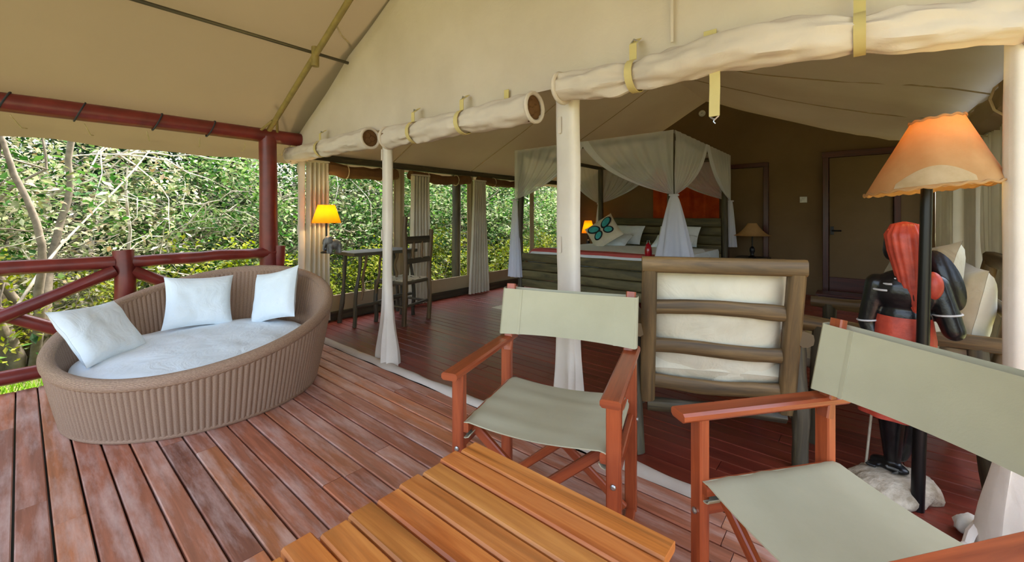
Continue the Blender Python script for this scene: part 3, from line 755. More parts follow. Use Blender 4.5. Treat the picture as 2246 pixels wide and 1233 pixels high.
# ================================================================== TENT FURNITURE
# ---- rustic easy chairs
def easy(label, loc, rz, seed):
    o = thing('rustic_easy_chair', label, 'armchair', loc, rz); W = M['rustic']; D = M['rusticdark']; hw = .315
    B0 = Vector((0, -.27, .26)); B1 = Vector((0, -.40, .965))
    def bp(x, t, off=0): p = B0.lerp(B1, t); return Vector((x, p.y + off, p.z))
    for sx in (-1, 1):
        MB().beam(bp(sx * hw, 0), bp(sx * hw, .98), .07, .055, (0, 1, 0), .012).build('back_stile', W, o, 50)
        log((sx * (hw + .05), -.30, 0), (sx * (hw + .05), -.25, .62), .036, seed + sx, .2, 8, .02).build('rear_leg', D, o)
        log((sx * (hw + .05), .33, 0), (sx * (hw + .05), .30, .62), .038, seed + 2 + sx, .2, 8, .02).build('front_leg', D, o)
        log((sx * (hw + .05), -.36, .635), (sx * (hw + .05), .40, .625), .036, seed + 5 + sx, .2, 10, .02).build('arm_log', W, o)
        log((sx * (hw + .04), -.28, .26), (sx * (hw + .04), .32, .30), .032, seed + 8 + sx, .2, 8, .01).build('seat_rail', D, o)
    MB().beam(bp(-hw - .035, 1.0), bp(hw + .035, 1.0), .055, .075, (0, 0, 1), .012).build('top_rail', W, o, 50)
    for i, t in enumerate((.70, .41, .14)):
        def sl(u, v, t=t, i=i):
            x = -hw + .03 + (2 * hw - .06) * u; a = 2 * math.pi * v
            c = bp(x, t + .012 * math.sin(u * math.pi * (1.2 + i * .3) + i))
            return c + Vector((0, .016 * math.cos(a), (.036 + .006 * nz(u * 4, i + seed, 2)) * math.sin(a)))
        MB().sheet(lambda u, v: sl(u, 1 - v), 20, 12, su=.6, sv=.3).build('back_slat', W, o, 60)
    log((-hw, .31, .30), (hw, .31, .30), .034, seed + 12, .2, 8, .015).build('front_rail', D, o)
    log((-hw, -.27, .24), (hw, -.27, .24), .032, seed + 13, .2, 8, .015).build('rear_rail', D, o)
    c = pillow_mb(.68, .72, .25, seed, .03, .02, 24).build('seat_cushion', M['cream'], o, 80); c.matrix_local = Matrix.Translation((0, .07, .43))
    c = pillow_mb(.64, .66, .16, seed + 4, .03, .02, 24).build('back_cushion', M['cream'], o, 80)
    c.matrix_local = Matrix.Translation((0, -.235, .63)) @ Matrix.Rotation(R(100), 4, 'X')
    return o
fd = math.atan2(.447, .894)
easy('rustic wooden easy chair seen from behind with slatted back and cream cushions', (2.46, .68, 0), fd - R(90), 3)
easy('rustic wooden easy chair against side wall holding a large beige cushion', (3.08, -.14, 0), 0.0, 31)
put_pillow('large beige ruched cushion leaning on back of side-wall easy chair', Vector((2.98, -.20, .76)), R(90 + 12), R(16), R(6), .62, .62, .2, 'greycush', 9)

# ---- statue floor lamp
LP = at_z(2012, 1118, 0)
st = thing('statue_floor_lamp', 'floor lamp with hide shade and black carved warrior figure on rock base', 'floor lamp', LP)
def loc(px, py, dd=0.0):
    """point on the vertical plane facing the camera through the lamp pole, dd metres behind it"""
    d = ray(px, py); f0 = LP.x * FW.x + LP.y * FW.y
    v = Vector((LP.x, LP.y, 0)).normalized(); t = (Vector((LP.x, LP.y, 0)).length + dd) / (d.x * v.x + d.y * v.y)
    return Vector((d.x * t, d.y * t, CAMH + d.z * t)) - LP
vdir = Vector((LP.x, LP.y, 0)).normalized(); vr = Vector((vdir.y, -vdir.x, 0))
def rockf(a, t): return 1 + .16 * nz(math.cos(a) * 1.6, math.sin(a) * 1.6, t * 2) + .12 * nz(math.cos(a) * 4, math.sin(a) * 4, t * 4) + .05 * nz(math.cos(a) * 11, math.sin(a) * 11, t * 8)
rb_ = MB().lathe([(.10, 0), (.165, .002), (.172, .02), (.17, .035), (.16, .052), (.145, .065), (.12, .074), (.08, .079), (.04, .081), (0.001, .08)], n=60, fr=rockf).build('rock_base', M['rock'], st, 70)
rb_.location = loc(1962, 1095, .09) * 1; rb_.location.z = 0.0; rb_.rotation_euler = (0, 0, R(-40)); rb_.scale = (1.05, .75, 1)
MB().tube([(0, 0, 0.0), loc(2024, 750) , loc(2033, 400), loc(2036, 330)], [.022, .021, .018, .012], 12).build('lamp_pole', M['black'], st)
# shade
sc = loc(2042, 415); tiltm = Matrix.Rotation(R(-6), 4, vdir)
def shadef(r0, r1, h, n=48, scal=0.0):
    mb = MB()
    def f(u, v):
        a = 2 * math.pi * u; r = r0 + (r1 - r0) * v; rr = r * (1 + .02 * nz(math.cos(a) * 2, math.sin(a) * 2, v * 2)); z = h * v
        if v == 0: z += scal * abs(math.sin(a * 18))
        return Vector((rr * math.cos(a), rr * math.sin(a), z)) + vr * (.045 * v)
    return mb.sheet(f, n, 10, .002)
so_ = shadef(.205, .078, .272, 72, -.006).build('lamp_shade', M['hide'], st, 60); so_.matrix_local = Matrix.Translation(sc) @ tiltm
st_ = MB().tube([(.206 * math.cos(a), .206 * math.sin(a), .004 * math.sin(a * 20)) for a in [2 * math.pi * k / 144 for k in range(145)]], .005, 6, False).build('stitched_edge', M['hide'], so_)
st2 = MB().tube([(.080 * math.cos(a) + vr.x * .045, .080 * math.sin(a) + vr.y * .045, .272 + .003 * math.sin(a * 12)) for a in [2 * math.pi * k / 96 for k in range(97)]], .005, 6, False).build('stitched_edge', M['hide'], so_)
# pale hide patch low on the side towards the deck
am = math.atan2(-vdir.y, -vdir.x)
def patch(u, v):
    a = am - .55 + 1.15 * u; t = .03 + .26 * v * math.sin(math.pi * (.06 + .88 * u)) ** .8; r = .205 + (.078 - .205) * t + .002
    return Vector((r * math.cos(a), r * math.sin(a), .272 * t)) + vr * (.045 * t)
MB().sheet(patch, 24, 6).build('pale_patch', M['hidepale'], so_, 80)
def bulb(name, pos, power, color, r=.025, parent=None):
    L = bpy.data.lights.new(name, 'POINT'); L.energy = power; L.color = color; L.shadow_soft_size = r
    o = bpy.data.objects.new(name, L); COL.objects.link(o); o.location = pos
    if parent: o.parent = parent
    return o
bulb('lamp_bulb', sc + Vector((0, 0, .22)) + vr * .03, 1.15, (1.0, .78, .30), .03, st)
# carved figure: body parts as one fused body
def cap(mb, a, b, ra, rb, n=12):
    pts = [a.lerp(b, i / 6) for i in range(7)]; mb.tube(pts, [ra + (rb - ra) * i / 6 for i in range(7)], n); mb.ell(a, (ra,) * 3, 12, 8); mb.ell(b, (rb,) * 3, 12, 8)
dz = .12
bd = MB()
neck = loc(1990, 590, dz); chest = loc(1992, 650, dz); waist = loc(1985, 720, dz); hip = loc(1975, 800, dz)
bd.ell(loc(1988, 640, dz), (.115, .075, .10), rot=Matrix.Rotation(math.atan2(vr.y, vr.x), 3, 'Z'))
bd.ell(loc(1985, 700, dz), (.088, .065, .10), rot=Matrix.Rotation(math.atan2(vr.y, vr.x), 3, 'Z'))
bd.ell(loc(1980, 785, dz), (.092, .075, .10), rot=Matrix.Rotation(math.atan2(vr.y, vr.x), 3, 'Z'))
cap(bd, chest, neck, .05, .036)
head = loc(1978, 535, dz); bd.ell(head, (.058, .062, .078))
bd.ell(loc(1958, 548, dz + .01), (.035, .035, .05)); bd.ell(loc(1953, 562, dz + .01), (.018, .018, .02))
# left arm: shoulder, elbow, hand
cap(bd, loc(1925, 622, dz), loc(1903, 705, dz), .046, .036); cap(bd, loc(1903, 705, dz), loc(1925, 770, dz - .02), .036, .026)
cap(bd, loc(2052, 625, dz), loc(2092, 728, dz - .02), .046, .038); cap(bd, loc(2092, 728, dz - .02), loc(2055, 650, dz + .06), .036, .026)
# legs
cap(bd, loc(1960, 830, dz), loc(1957, 930, dz), .066, .047); cap(bd, loc(1957, 930, dz), loc(1957, 1030, dz), .047, .024)
cap(bd, loc(1998, 830, dz), loc(2010, 925, dz + .03), .062, .045); cap(bd, loc(2010, 925, dz + .03), loc(1975, 1000, dz + .06), .042, .026)
ft = loc(1957, 1036, dz); ft.z = .108; bd.ell(ft + vr * -.01 + Vector((0, 0, -.012)), (.04, .075, .022), rot=Matrix.Rotation(math.atan2(vr.y, vr.x) + R(60), 3, 'Z'))
for k in range(5):
    q = ft - vr * (.055 - .004 * k) * 1 + vdir * (-.045 + .018 * k) + Vector((0, 0, -.018)); cap(bd, q, q - vr * .03, .009, .007, 8)
bo = bd.build('figure_body', M['ebony'], st, 80)
rm = bo.modifiers.new('fuse', 'REMESH'); rm.mode = 'VOXEL'; rm.voxel_size = .006; rm.use_smooth_shade = True
sm = bo.modifiers.new('smooth', 'SMOOTH'); sm.iterations = 6; sm.factor = .5
# red ochre hair falling down the back
hr = MB()
def hair(u, v):
    a = 2 * math.pi * u; cx = [1982, 1990, 1992, 1996, 1998, 2000][0] ; 
    P = [(1984, 486, .006), (1985, 492, .045), (1985, 515, .066), (1990, 550, .064), (1997, 590, .055), (2002, 630, .046), (2006, 665, .03), (2008, 690, .004)]
    k = v * 7; i = min(int(k), 6); t = k - i; x = P[i][0] * (1 - t) + P[i + 1][0] * t; y = P[i][1] * (1 - t) + P[i + 1][1] * t; r = P[i][2] * (1 - t) + P[i + 1][2] * t
    c = loc(x, y, dz - .028 - .02 * v); r *= 1 + .05 * math.sin(a * 15)
    return c + vr * (r * math.cos(a)) - vdir * (r * .75 * math.sin(a))
hr.sheet(hair, 60, 28, su=1, sv=1).build('ochre_hair', M['ochre'], st, 80)
MB().tube([loc(1952, 505, dz - .05), loc(1946, 520, dz), loc(1952, 540, dz + .0)], [.008, .012, .01], 8).build('hair_plait', M['ochre'], st)
# thin white arcs over the left shoulder, and shoulder cloth
for i, (cy, ra, rb) in enumerate(((600, .062, .058), (612, .090, .074), (626, .118, .086))):
    c = loc(1990, cy, dz - .005); MB().tube([c + vr * (ra * math.cos(a)) + vdir * (rb * math.sin(a)) + Vector((0, 0, -.02 * abs(math.cos(a)) + .012 * math.sin(a))) for a in [math.pi * (.72 + .60 * k / 20) for k in range(21)]], .0045, 6).build('shoulder_arc', M['beads_arcs'], st)
MB().ell(loc(2046, 628, dz - .035), (.034, .034, .06)).build('shoulder_cloth', M['ochre'], st, 80)
def skirt(u, v):
    a = 2 * math.pi * u; P = [(1982, 692, .088), (1982, 740, .10), (1975, 800, .105), (1965, 860, .112), (1958, 908, .12)]
    k = v * 4; i = min(int(k), 3); t = k - i; x, y, r = [P[i][j] * (1 - t) + P[i + 1][j] * t for j in range(3)]
    r *= 1 + .05 * math.sin(a * 9) * v
    c = loc(x, y, dz); return c + vr * (r * math.cos(a)) + vdir * (r * .8 * math.sin(a))
MB().sheet(skirt, 48, 16, .004).build('red_wrap', M['ochre'], st, 80)
sp = MB().tube([loc(1898, 1030, dz - .01), loc(1912, 900, dz - .02), loc(1925, 770, dz - .03)], .005, 6).build('spear_shaft', M['barkpale'], st)
# shield carried on the right shoulder
shc = loc(2072, 615, dz + .04)
def shield(u, v):
    a = 2 * math.pi * u; r = v; x = .055 * r * math.cos(a); z = .125 * r * math.sin(a); d = -.03 * (1 - r * r)
    x += -.10 * z
    return shc + vr * (x + .02 * (z / .125) * -1) + Vector((0, 0, z)) + vdir * d
MB().sheet(lambda u, v: shield(1 - u, v), 36, 8, .012).build('shield', M['ebony'], st, 80)
for (px, py, r, dd) in ((2078, 690, .043, -.01), (1905, 700, .040, 0), (1957, 1018, .030, 0)):
    c = loc(px, py, dz + dd); MB().tube([c + vr * (r * math.cos(a)) + vdir * (r * math.sin(a)) + Vector((0, 0, .006 * math.cos(a))) for a in [2 * math.pi * k / 20 for k in range(21)]], .004, 6, False).build('bead_bangle', M['beads_arcs'], st)
MB().tube([loc(1957 + 14 * math.sin(k), 1040 - 4 * k, dz - .045) for k in range(6)], .005, 6).build('sandal_strap', M['stone'], st)

# ---- four-poster bed
BX0, BX1 = 4.78, 7.25
yl = at_X(1318, 500, BX1).y; yr = at_X(1590, 500, BX1).y
bed = thing('four_poster_bed', 'rustic four-poster bed of dark log posts and rough planks', 'bed', ((BX0 + BX1) / 2, (yl + yr) / 2, 0))
BL = Vector(bed.location)
def bpart(mb, name, mat, ang=50): o = mb.build(name, M[mat], bed, ang); o.location = -BL; return o
for i, (x, y) in enumerate(((BX0, yl), (BX0, yr), (BX1, yl), (BX1, yr))):
    bpart(log((x, y, 0), (x, y, 2.13), .05, 40 + i, .12, 14, .04, 12, .045), 'bed_post', 'rusticdark')
for i, (a, b) in enumerate((((BX0, yl), (BX0, yr)), ((BX1, yl), (BX1, yr)), ((BX0, yl), (BX1, yl)), ((BX0, yr), (BX1, yr)))):
    bpart(log((a[0], a[1], 2.11), (b[0], b[1], 2.11), .032, 50 + i, .15, 10, .03), 'canopy_rail', 'rusticdark')
def plank(x, z0, z1, th, y0, y1, seed, name):
    def f(u, v):
        Y = y0 + (y1 - y0) * u; a = 2 * math.pi * v; ca, sa = math.cos(a), math.sin(a)
        h = (z1 - z0) / 2; zc = (z0 + z1) / 2
        return (x + th / 2 * (abs(ca) ** .5) * (1 if ca > 0 else -1), Y, zc + (h + .012 * nz(u * 5, seed, 1)) * (abs(sa) ** .5) * (1 if sa > 0 else -1))
    bpart(MB().sheet(f, 16, 16, su=2.0, sv=.35), name, 'bedwood', 60)
for i in range(4): plank(BX0, .16 + i * .125, .28 + i * .125, .07, yl - .05, yr + .05, 60 + i, 'footboard_plank')
for i in range(5): plank(BX1, .45 + i * .142, .588 + i * .142, .06, yl - .05, yr + .05, 70 + i, 'headboard_plank')
for y in (yl, yr): bpart(MB().beam((BX0, y, .42), (BX1, y, .42), .05, .16), 'side_rail', 'bedwood')
bpart(MB().box(((BX0 + BX1) / 2, (yl + yr) / 2, .56), (BX1 - BX0 - .14, yl - yr - .14, .22), .05), 'mattress', 'white', 60)
def cover(u, v):
    x = BX0 + .05 + (BX1 - BX0 - .75) * u; a = v * 2 - 1; hw = (yl - yr) / 2 - .04; y = (yl + yr) / 2 + hw * a
    z = .69 - .30 * max(0, (abs(a) - .93) / .07) ** .6 * .35 + .008 * nz(x * 3, y * 3, 5)
    if u < .03: z -= .06
    return (x, y, z)
bpart(MB().sheet(lambda u, v: cover(u, 1 - v), 30, 40, .012), 'bed_cover', 'white', 60)
tag(bpart(MB().sheet(lambda u, v: tuple(Vector(cover(.0 + .16 * u, 1 - v)) + Vector((-.012, 0, .014 - .07 * (u < .1)))), 8, 40, .01), 'red_runner', 'redcover', 60), 'red folded runner at the foot')
# bed pillows and butterfly cushion
def flat(label, c, rz, tilt, wd, ht, th, seed, name='pillow', cat='pillow'):
    o = pillow_mb(wd, ht, th, seed, .05, .015, 18).build(name, M['white'], None, 80); lean(o, c, rz, tilt); return tag(o, label, cat)
ym = (yl + yr) / 2
flat('white bed pillow propped on headboard behind butterfly cushion', Vector((6.98, ym + .48, .86)), R(180), R(38), .66, .40, .16, 1)
flat('white bed pillow propped on headboard behind the gathered net', Vector((6.98, ym - .45, .86)), R(180), R(38), .66, .40, .16, 2)
flat('white bed pillow lying flat in front of the headboard pillows', Vector((6.62, ym - .50, .79)), R(180), R(62), .62, .38, .15, 3)
flat('white bed pillow lying flat under butterfly cushion', Vector((6.58, ym + .52, .78)), R(180), R(64), .62, .38, .15, 4)
bc = thing('butterfly_cushion', 'cream cushion with blue butterfly print on the bed', 'cushion', Vector((6.26, ym + .52, .93)))
mb = pillow_mb(.52, .52, .14, 5, .05, .01, 20).build('cushion_cover', M['cream'], bc, 80)
bf = Matrix.Rotation(R(180), 4, 'Z') @ Matrix.Rotation(R(90), 4, 'Z') @ Matrix.Rotation(R(58), 4, 'X') @ Matrix.Rotation(R(40), 4, 'Z')
mb.matrix_local = bf
def wing(cx, cy, rx, ry, rot, dzz, mat, nm):
    def f(u, v):
        a = 2 * math.pi * u; x = rx * v * math.cos(a); y = ry * v * math.sin(a); c, s = math.cos(rot), math.sin(rot)
        x, y = cx + x * c - y * s, cy + x * s + y * c; x *= 1.25; y *= 1.25; A, B = 2 * x / .52, 2 * y / .52
        e = max(0, (1 - A ** 4) * (1 - B ** 4)); return (x, y, .07 * e ** .55 + dzz + .006)
    o = MB().sheet(f, 24, 5).build(nm, M[mat], bc, 80); o.matrix_local = bf
for sx in (-1, 1):
    wing(sx * .095, .07, .10, .062, sx * R(38), .003, 'ink', 'printed_wing_edge'); wing(sx * .095, .072, .076, .044, sx * R(38), .007, 'teal', 'printed_wing')
    wing(sx * .075, -.055, .075, .055, sx * R(-42), .003, 'ink', 'printed_wing_edge'); wing(sx * .075, -.055, .055, .038, sx * R(-42), .007, 'teal', 'printed_wing')
# red lantern on the foot of the bed
lc = at_X(1422, 575, BX0); lz = .672
rlan = thing('red_lantern', 'small red glass lantern standing on the bed footboard', 'lantern', (BX0, lc.y, lz))
MB().lathe([(.03, 0), (.036, .005), (.036, .02), (.03, .024)], n=16).build('base', M['black'], rlan)
MB().lathe([(.028, .024), (.040, .04), (.042, .10), (.040, .15), (.03, .17)], n=20).build('glass', M['redglass'], rlan)
MB().lathe([(.03, .17), (.032, .18), (.012, .20), (.006, .21)], n=16).build('cap', M['redglass'], rlan)
MB().tube([(0, -.02, .19), (0, -.012, .235), (0, .012, .235), (0, .02, .19)], .003, 6).build('wire_handle', M['steel'], rlan)
# ---- mosquito net
net = thing('mosquito_net', 'white mosquito net draped over the four-poster and tied to its posts', 'mosquito net', (BL.x, BL.y, 2.15))
NL = Vector(net.location); O = .06
NC = {'fl': Vector((BX0 - O, yl + O, 2.16)), 'fr': Vector((BX0 - O, yr - O, 2.16)), 'bl': Vector((BX1 + O, yl + O, 2.16)), 'br': Vector((BX1 + O, yr - O, 2.16))}
def npart(mb, name, mat): o = mb.build(name, M[mat], net, 80); o.location = -NL; return o
def topf(u, v):
    p = NC['fl'].lerp(NC['fr'], v).lerp(NC['bl'].lerp(NC['br'], v), u)
    p.z -= .05 * math.sin(math.pi * u) * math.sin(math.pi * v) - .01 * nz(u * 6, v * 6, 1); return p
npart(MB().sheet(topf, 20, 20), 'net_top', 'net')
tie = {k: Vector((c.x, c.y, 1.43)) for k, c in NC.items()}
def half(a, b, frac, sag, seed):
    A, B = NC[a], NC[b]; T = tie[a]; out = (A + B) / 2 - Vector((BL.x, BL.y, 2.16)); out.z = 0; out.normalize()
    def f(u, v):
        top = A.lerp(B, frac * u); c = Vector((top.x + (T.x - top.x) * .25, top.y + (T.y - top.y) * .25, T.z + (top.z - T.z) * (.42 - sag * u)))
        p = top * (1 - v) ** 2 + c * 2 * v * (1 - v) + T * v * v
        return p + out * (.018 * math.sin(u * 46 + seed) * math.sin(math.pi * min(1, v * .9 + .08)) + .01)
    npart(MB().sheet(f, 60, 16), 'net_drape', 'net')
    e = MB().sheet(lambda u, v: f(.90 + .10 * u, v) + out * .004, 4, 20); npart(e, 'net_hem', 'netdense')
half('fl', 'fr', .52, .10, 0); half('fr', 'fl', .52, .10, 1); half('fr', 'br', .52, .1, 2); half('br', 'fr', .52, .1, 3)
half('bl', 'br', .52, .1, 4); half('br', 'bl', .52, .1, 5); half('fl', 'bl', .52, .1, 6); half('bl', 'fl', .52, .1, 7)
for i, (k, r, zb) in enumerate((('fl', .11, .30), ('fr', .20, .70), ('bl', .10, .72), ('br', .09, .70))):
    T = tie[k]
    def tail(u, v, T=T, r=r, zb=zb, i=i):
        a = 2 * math.pi * u; rr = .035 + (r - .035) * v ** .75; rr *= 1 + .16 * math.sin(a * 9 + i) * v
        return (T.x + rr * .62 * math.cos(a), T.y + rr * math.sin(a), T.z - (T.z - zb) * v)
    npart(MB().sheet(tail, 72, 14), 'net_tail', 'netdense')
    npart(MB().tube([(T.x + .045 * math.cos(a), T.y + .045 * math.sin(a), T.z) for a in [2 * math.pi * q / 16 for q in range(17)]], .012, 6, False), 'tie_band', 'netdense')

# ---- things at the back wall
def wallY(px, X=7.6): return at_X(px, 450, X).y
hz = thing('orange_wall_hanging', 'orange red cloth hanging on back wall above the headboard', 'wall hanging', (7.66, (wallY(1430) + wallY(1575)) / 2, 1.1))
wy = wallY(1430) - wallY(1575)
MB().sheet(lambda u, v: (.03 * math.sin(u * 26) , wy * (.5 - u), .05 + .98 * v), 60, 8, .004).build('cloth', M['orange'], hz, 80)
MB().tube([(0, -wy / 2 - .06, 1.04), (0, wy / 2 + .06, 1.04)], .012, 8).build('rod', M['rusticdark'], hz)
def side_table(label, x, y, w_=.42, h=.55):
    o = thing('bedside_table', label, 'table', (x, y, 0))
    MB().box((0, 0, h - .02), (w_, w_, .04), .006).build('table_top', M['rusticdark'], o)
    for sx in (-1, 1):
        for sy in (-1, 1): log((sx * w_ * .4, sy * w_ * .4, 0), (sx * w_ * .4, sy * w_ * .4, h - .04), .025, sx * 3 + sy, .15, 5, .01).build('leg', M['rusticdark'], o)
    MB().box((0, 0, .18), (w_ * .8, w_ * .8, .025)).build('shelf', M['rusticdark'], o)
def tlamp(label, x, y, z, hb, r0, r1, hs, power, mat, dome=False, figure=True):
    o = thing('table_lamp', label, 'lamp', (x, y, z))
    MB().lathe([(.055, 0), (.06, .012), (.03, .025), (.024, .06), (.04, .10), (.035, .14), (.014, .17)], n=16).build('carved_base', M['ebony'], o, 60)
    MB().tube([(0, 0, .15), (0, 0, hb + hs * .5)], .009, 8).build('stem', M['black'], o)
    def f(u, v):
        a = 2 * math.pi * u; t = v; r = r0 + (r1 - r0) * (t ** (.75 if dome else 1.0)); return (r * math.cos(a), r * math.sin(a), hb + hs * (t if not dome else t ** 1.25))
    MB().sheet(f, 36, 10, .002).build('lamp_shade', M[mat], o, 60)
    if power: bulb('lamp_bulb', (0, 0, hb + hs * .45), power, (1.0, .76, .36), .02, o)
    return o
ry_ = at_X(1650, 520, 7.35).y; ly_ = at_X(1290, 500, 7.35).y
side_table('dark rustic bedside table beneath the unlit lamp near the doorway', 7.4, ry_)
tlamp('bedside lamp with wide unlit straw shade near the doorway', 7.35, ry_, .55, .34, .26, .06, .19, 0, 'hide', True)
side_table('dark rustic bedside table beneath the glowing lamp beyond the bed', 7.4, ly_ - .02)
tlamp('bedside lamp with small glowing yellow shade beyond the bed', 7.35, ly_, .55, .30, .13, .07, .25, 2.2, 'yshade')
sw = at_X(1762, 438, 7.70)
osw = thing('light_switch', 'white plastic light switch on canvas wall beside the door', 'light switch', (7.715, sw.y, sw.z))
MB().box((0, 0, 0), (.016, .09, .09), .004).build('plate', M['plastic'], osw); MB().box((-.012, 0, 0), (.012, .03, .05), .003).build('rocker', M['plastic'], osw)
sm_ = at_X(1531, 243, 7.45)
osm = thing('smoke_alarm', 'small white round alarm under the inner roof cloth', 'alarm', (7.70, sm_.y, sm_.z))
q = MB().lathe([(.001, 0), (.055, 0), (.055, .02), (.04, .035), (.001, .035)], n=20).build('housing', M['plastic'], osm); q.rotation_euler = (0, R(-90), 0)
q = MB().lathe([(.001, .035), (.014, .035), (.012, .04), (.001, .04)], n=12).build('test_button', M['steel'], osm); q.rotation_euler = (0, R(-90), 0)
# step by the door, small chest
stp = thing('door_step', 'glossy dark red wooden step in front of the back door', 'step', (7.35, (d1 + d2) / 2, 0))
MB().box((0, 0, .10), (.34, .95, .03), .005).build('tread', M['darkred'], stp); MB().box((0, 0, .045), (.30, .90, .08), .004).build('riser', M['darkred'], stp)
# rug
rg = at_z(1075, 676, 0)
def rugf(u, v): return (rg.x + .03 + .62 * u + .01 * nz(u * 5, v * 5, 2), rg.y - 1.05 * v + .02 * nz(v * 4, u, 1), .004 + .004 * nz(u * 7, v * 7, 1))
tag(MB().sheet(lambda u, v: rugf(1 - u, v), 14, 20, .006).build('rug', M['rug']), 'small pale rug on the red floor at the foot of the bed', 'rug')

# ---- desk, desk lamp, elephant carving, desk chair
DKX0, DKX1, DKY0, DKY1, DZ = 2.28, 3.10, 4.10, 4.52, .80
dk = thing('rustic_desk', 'dark rough-edged desk on thin branch legs by the window', 'desk', ((DKX0 + DKX1) / 2, (DKY0 + DKY1) / 2, 0))
hx, hy = (DKX1 - DKX0) / 2, (DKY1 - DKY0) / 2
def dtop(u, v): x = -hx + 2 * hx * u; return (x, (-hy + 2 * hy * v) * (1 + .05 * nz(x * 4, v * 3, 1)) + .01 * nz(x * 7, 1, v), DZ + .004 * nz(x * 5, v * 5, 2))
MB().sheet(dtop, 24, 10, .035, su=.8, sv=.4).build('desk_top', M['rusticdark'], dk, 50)
for i, (sx, sy) in enumerate(((-1, -1), (-1, 1), (1, -1), (1, 1))):
    log((sx * (hx - .03), sy * (hy - .05), 0), (sx * (hx - .10), sy * (hy - .06), DZ - .03), .024, 80 + i, .25, 10, .05, 8, .019).build('leg', M['rusticdark'], dk)
for i, x in enumerate((-.30, -.12, .1, .28)): log((x, -hy + .05, .28 + .05 * i), (x + .06, -hy + .05, DZ - .03), .015, 90 + i, .25, 8, .05, 8).build('branch_brace', M['rustic'], dk)
log((-hx + .05, -hy + .06, .22), (hx - .05, -hy + .06, .26), .018, 97, .25, 8, .03).build('stretcher', M['rusticdark'], dk)
dl = at_Y(716, 500, 4.34)
tlamp('desk lamp with glowing orange-yellow shade on rustic desk', dl.x, 4.34, DZ + .003, .32, .145, .085, .19, 3.5, 'yshade')
ea = thing('animal_carving', 'small grey stone animal carving on the rustic desk', 'ornament', at_Y(733, 540, 4.25)); ea.location.z = DZ + .003
b = MB(); b.ell((0, 0, .095), (.075, .045, .055)); b.ell((-.07, 0, .14), (.038, .034, .045)); cap(b, Vector((-.095, 0, .135)), Vector((-.115, 0, .05)), .018, .010)
for sx in (-1, 1):
    for sy in (-1, 1): cap(b, Vector((sx * .045, sy * .025, .09)), Vector((sx * .05, sy * .026, .012)), .02, .017)
cap(b, Vector((.07, 0, .11)), Vector((.09, 0, .07)), .007, .005); b.ell((-.06, .035, .145), (.03, .008, .038)); b.ell((-.06, -.035, .145), (.03, .008, .038))
bo = b.build('carved_body', M['stone'], ea, 80); rm = bo.modifiers.new('fuse', 'REMESH'); rm.mode = 'VOXEL'; rm.voxel_size = .006; rm.use_smooth_shade = True
pa, pb = at_z(886, 716, 0), at_z(940, 698, 0)
cw = (pb - pa).length; ex = (pb - pa).normalized(); cf = Vector((-ex.y, ex.x, 0))
ch = thing('rustic_desk_chair', 'tall-backed rustic chair with woven cream strap seat at the desk', 'chair', (pa + pb) / 2, math.atan2(ex.y, ex.x)); hw = cw / 2
log((-hw, 0, 0), (-hw - .01, -.03, 1.19), .026, 101, .15, 10, .03).build('back_post', M['rustic'], ch)
log((hw, 0, 0), (hw + .01, -.03, 1.04), .026, 102, .15, 10, .03).build('back_post', M['rustic'], ch)
for sx in (-1, 1): log((sx * hw, .42, 0), (sx * hw, .41, .47), .024, 103 + sx, .15, 8, .02).build('front_leg', M['rusticdark'], ch)
for i, (z, h) in enumerate(((.93, .08), (.70, .06))): MB().beam((-hw, -.02, z), (hw, -.02, z), .025, h, (0, 0, 1), .008).build('back_rail', M['rusticdark'], ch)
for x in (-.08, .06): log((x, -.02, .72), (x, -.02, .91), .016, 107 + x, .2, 5, .01).build('back_spindle', M['rustic'], ch)
for (a, b) in (((-hw, 0), (-hw, .42)), ((hw, 0), (hw, .42)), ((-hw, .42), (hw, .42)), ((-hw, 0), (hw, 0))):
    log((a[0], a[1], .46), (b[0], b[1], .46), .02, 110 + a[0] + b[1], .15, 6, .01).build('seat_rail', M['rusticdark'], ch)
    log((a[0], a[1], .20), (b[0], b[1], .22), .015, 120 + a[0] + b[1], .15, 6, .01).build('stretcher', M['rusticdark'], ch)
for i in range(6):
    y = .05 + i * .065; MB().sheet(lambda u, v: (-hw + 2 * hw * u, y + (v - .5) * .05, .482 + .005 * math.sin(u * 20 + i * 3.14)), 16, 1, .003).build('seat_strap', M['cream'], ch)
for i in range(5):
    x = -hw + .05 + i * (2 * hw - .1) / 4; MB().sheet(lambda u, v: (x + (v - .5) * .045, -.015 + .43 * u, .484 - .005 * math.sin(u * 20)), 16, 1, .003).build('seat_strap', M['cream'], ch)

# ---- curtains
def curtain(label, X, Y, along, wt, wb, zt, zb, folds, seed, gather=None, rz=0):
    o = thing('curtain', label, 'curtain', (X, Y, zb), rz)
    def f(u, v):
        z = (zt - zb) * (1 - v); wd = wt + (wb - wt) * (v ** 1.3)
        if gather: wd *= 1 - .6 * math.exp(-((v - gather) / .10) ** 2)
        x = wd * (u - .5); amp = .032 * (wd / max(wb, .01)) ** .3
        y = amp * math.sin(2 * math.pi * folds * u + seed) + .01 * nz(u * 8, v * 2, seed)
        return ((x, y, z) if along == 'x' else (y, x, z))
    MB().sheet(f, 72, 24, .003).build('drape', M['curtain'], o, 80)
    MB().box((0, 0, zt - zb + .015), ((wt + .005, .05, .022) if along == 'x' else (.05, wt + .005, .022)), .01).build('heading', M['curtain'], o)
    return o
c_ = at_Y(690, 480, 4.50)
curtain('curtain glowing orange behind the desk lamp', 2.12, 4.575, 'x', .24, .28, 1.78, .03, 5, 1)
c_ = at_Y(925, 450, 4.48); curtain('cream pleated curtain behind rustic desk chair', c_.x, 4.50, 'x', .28, .36, 1.72, .03, 6, 2)
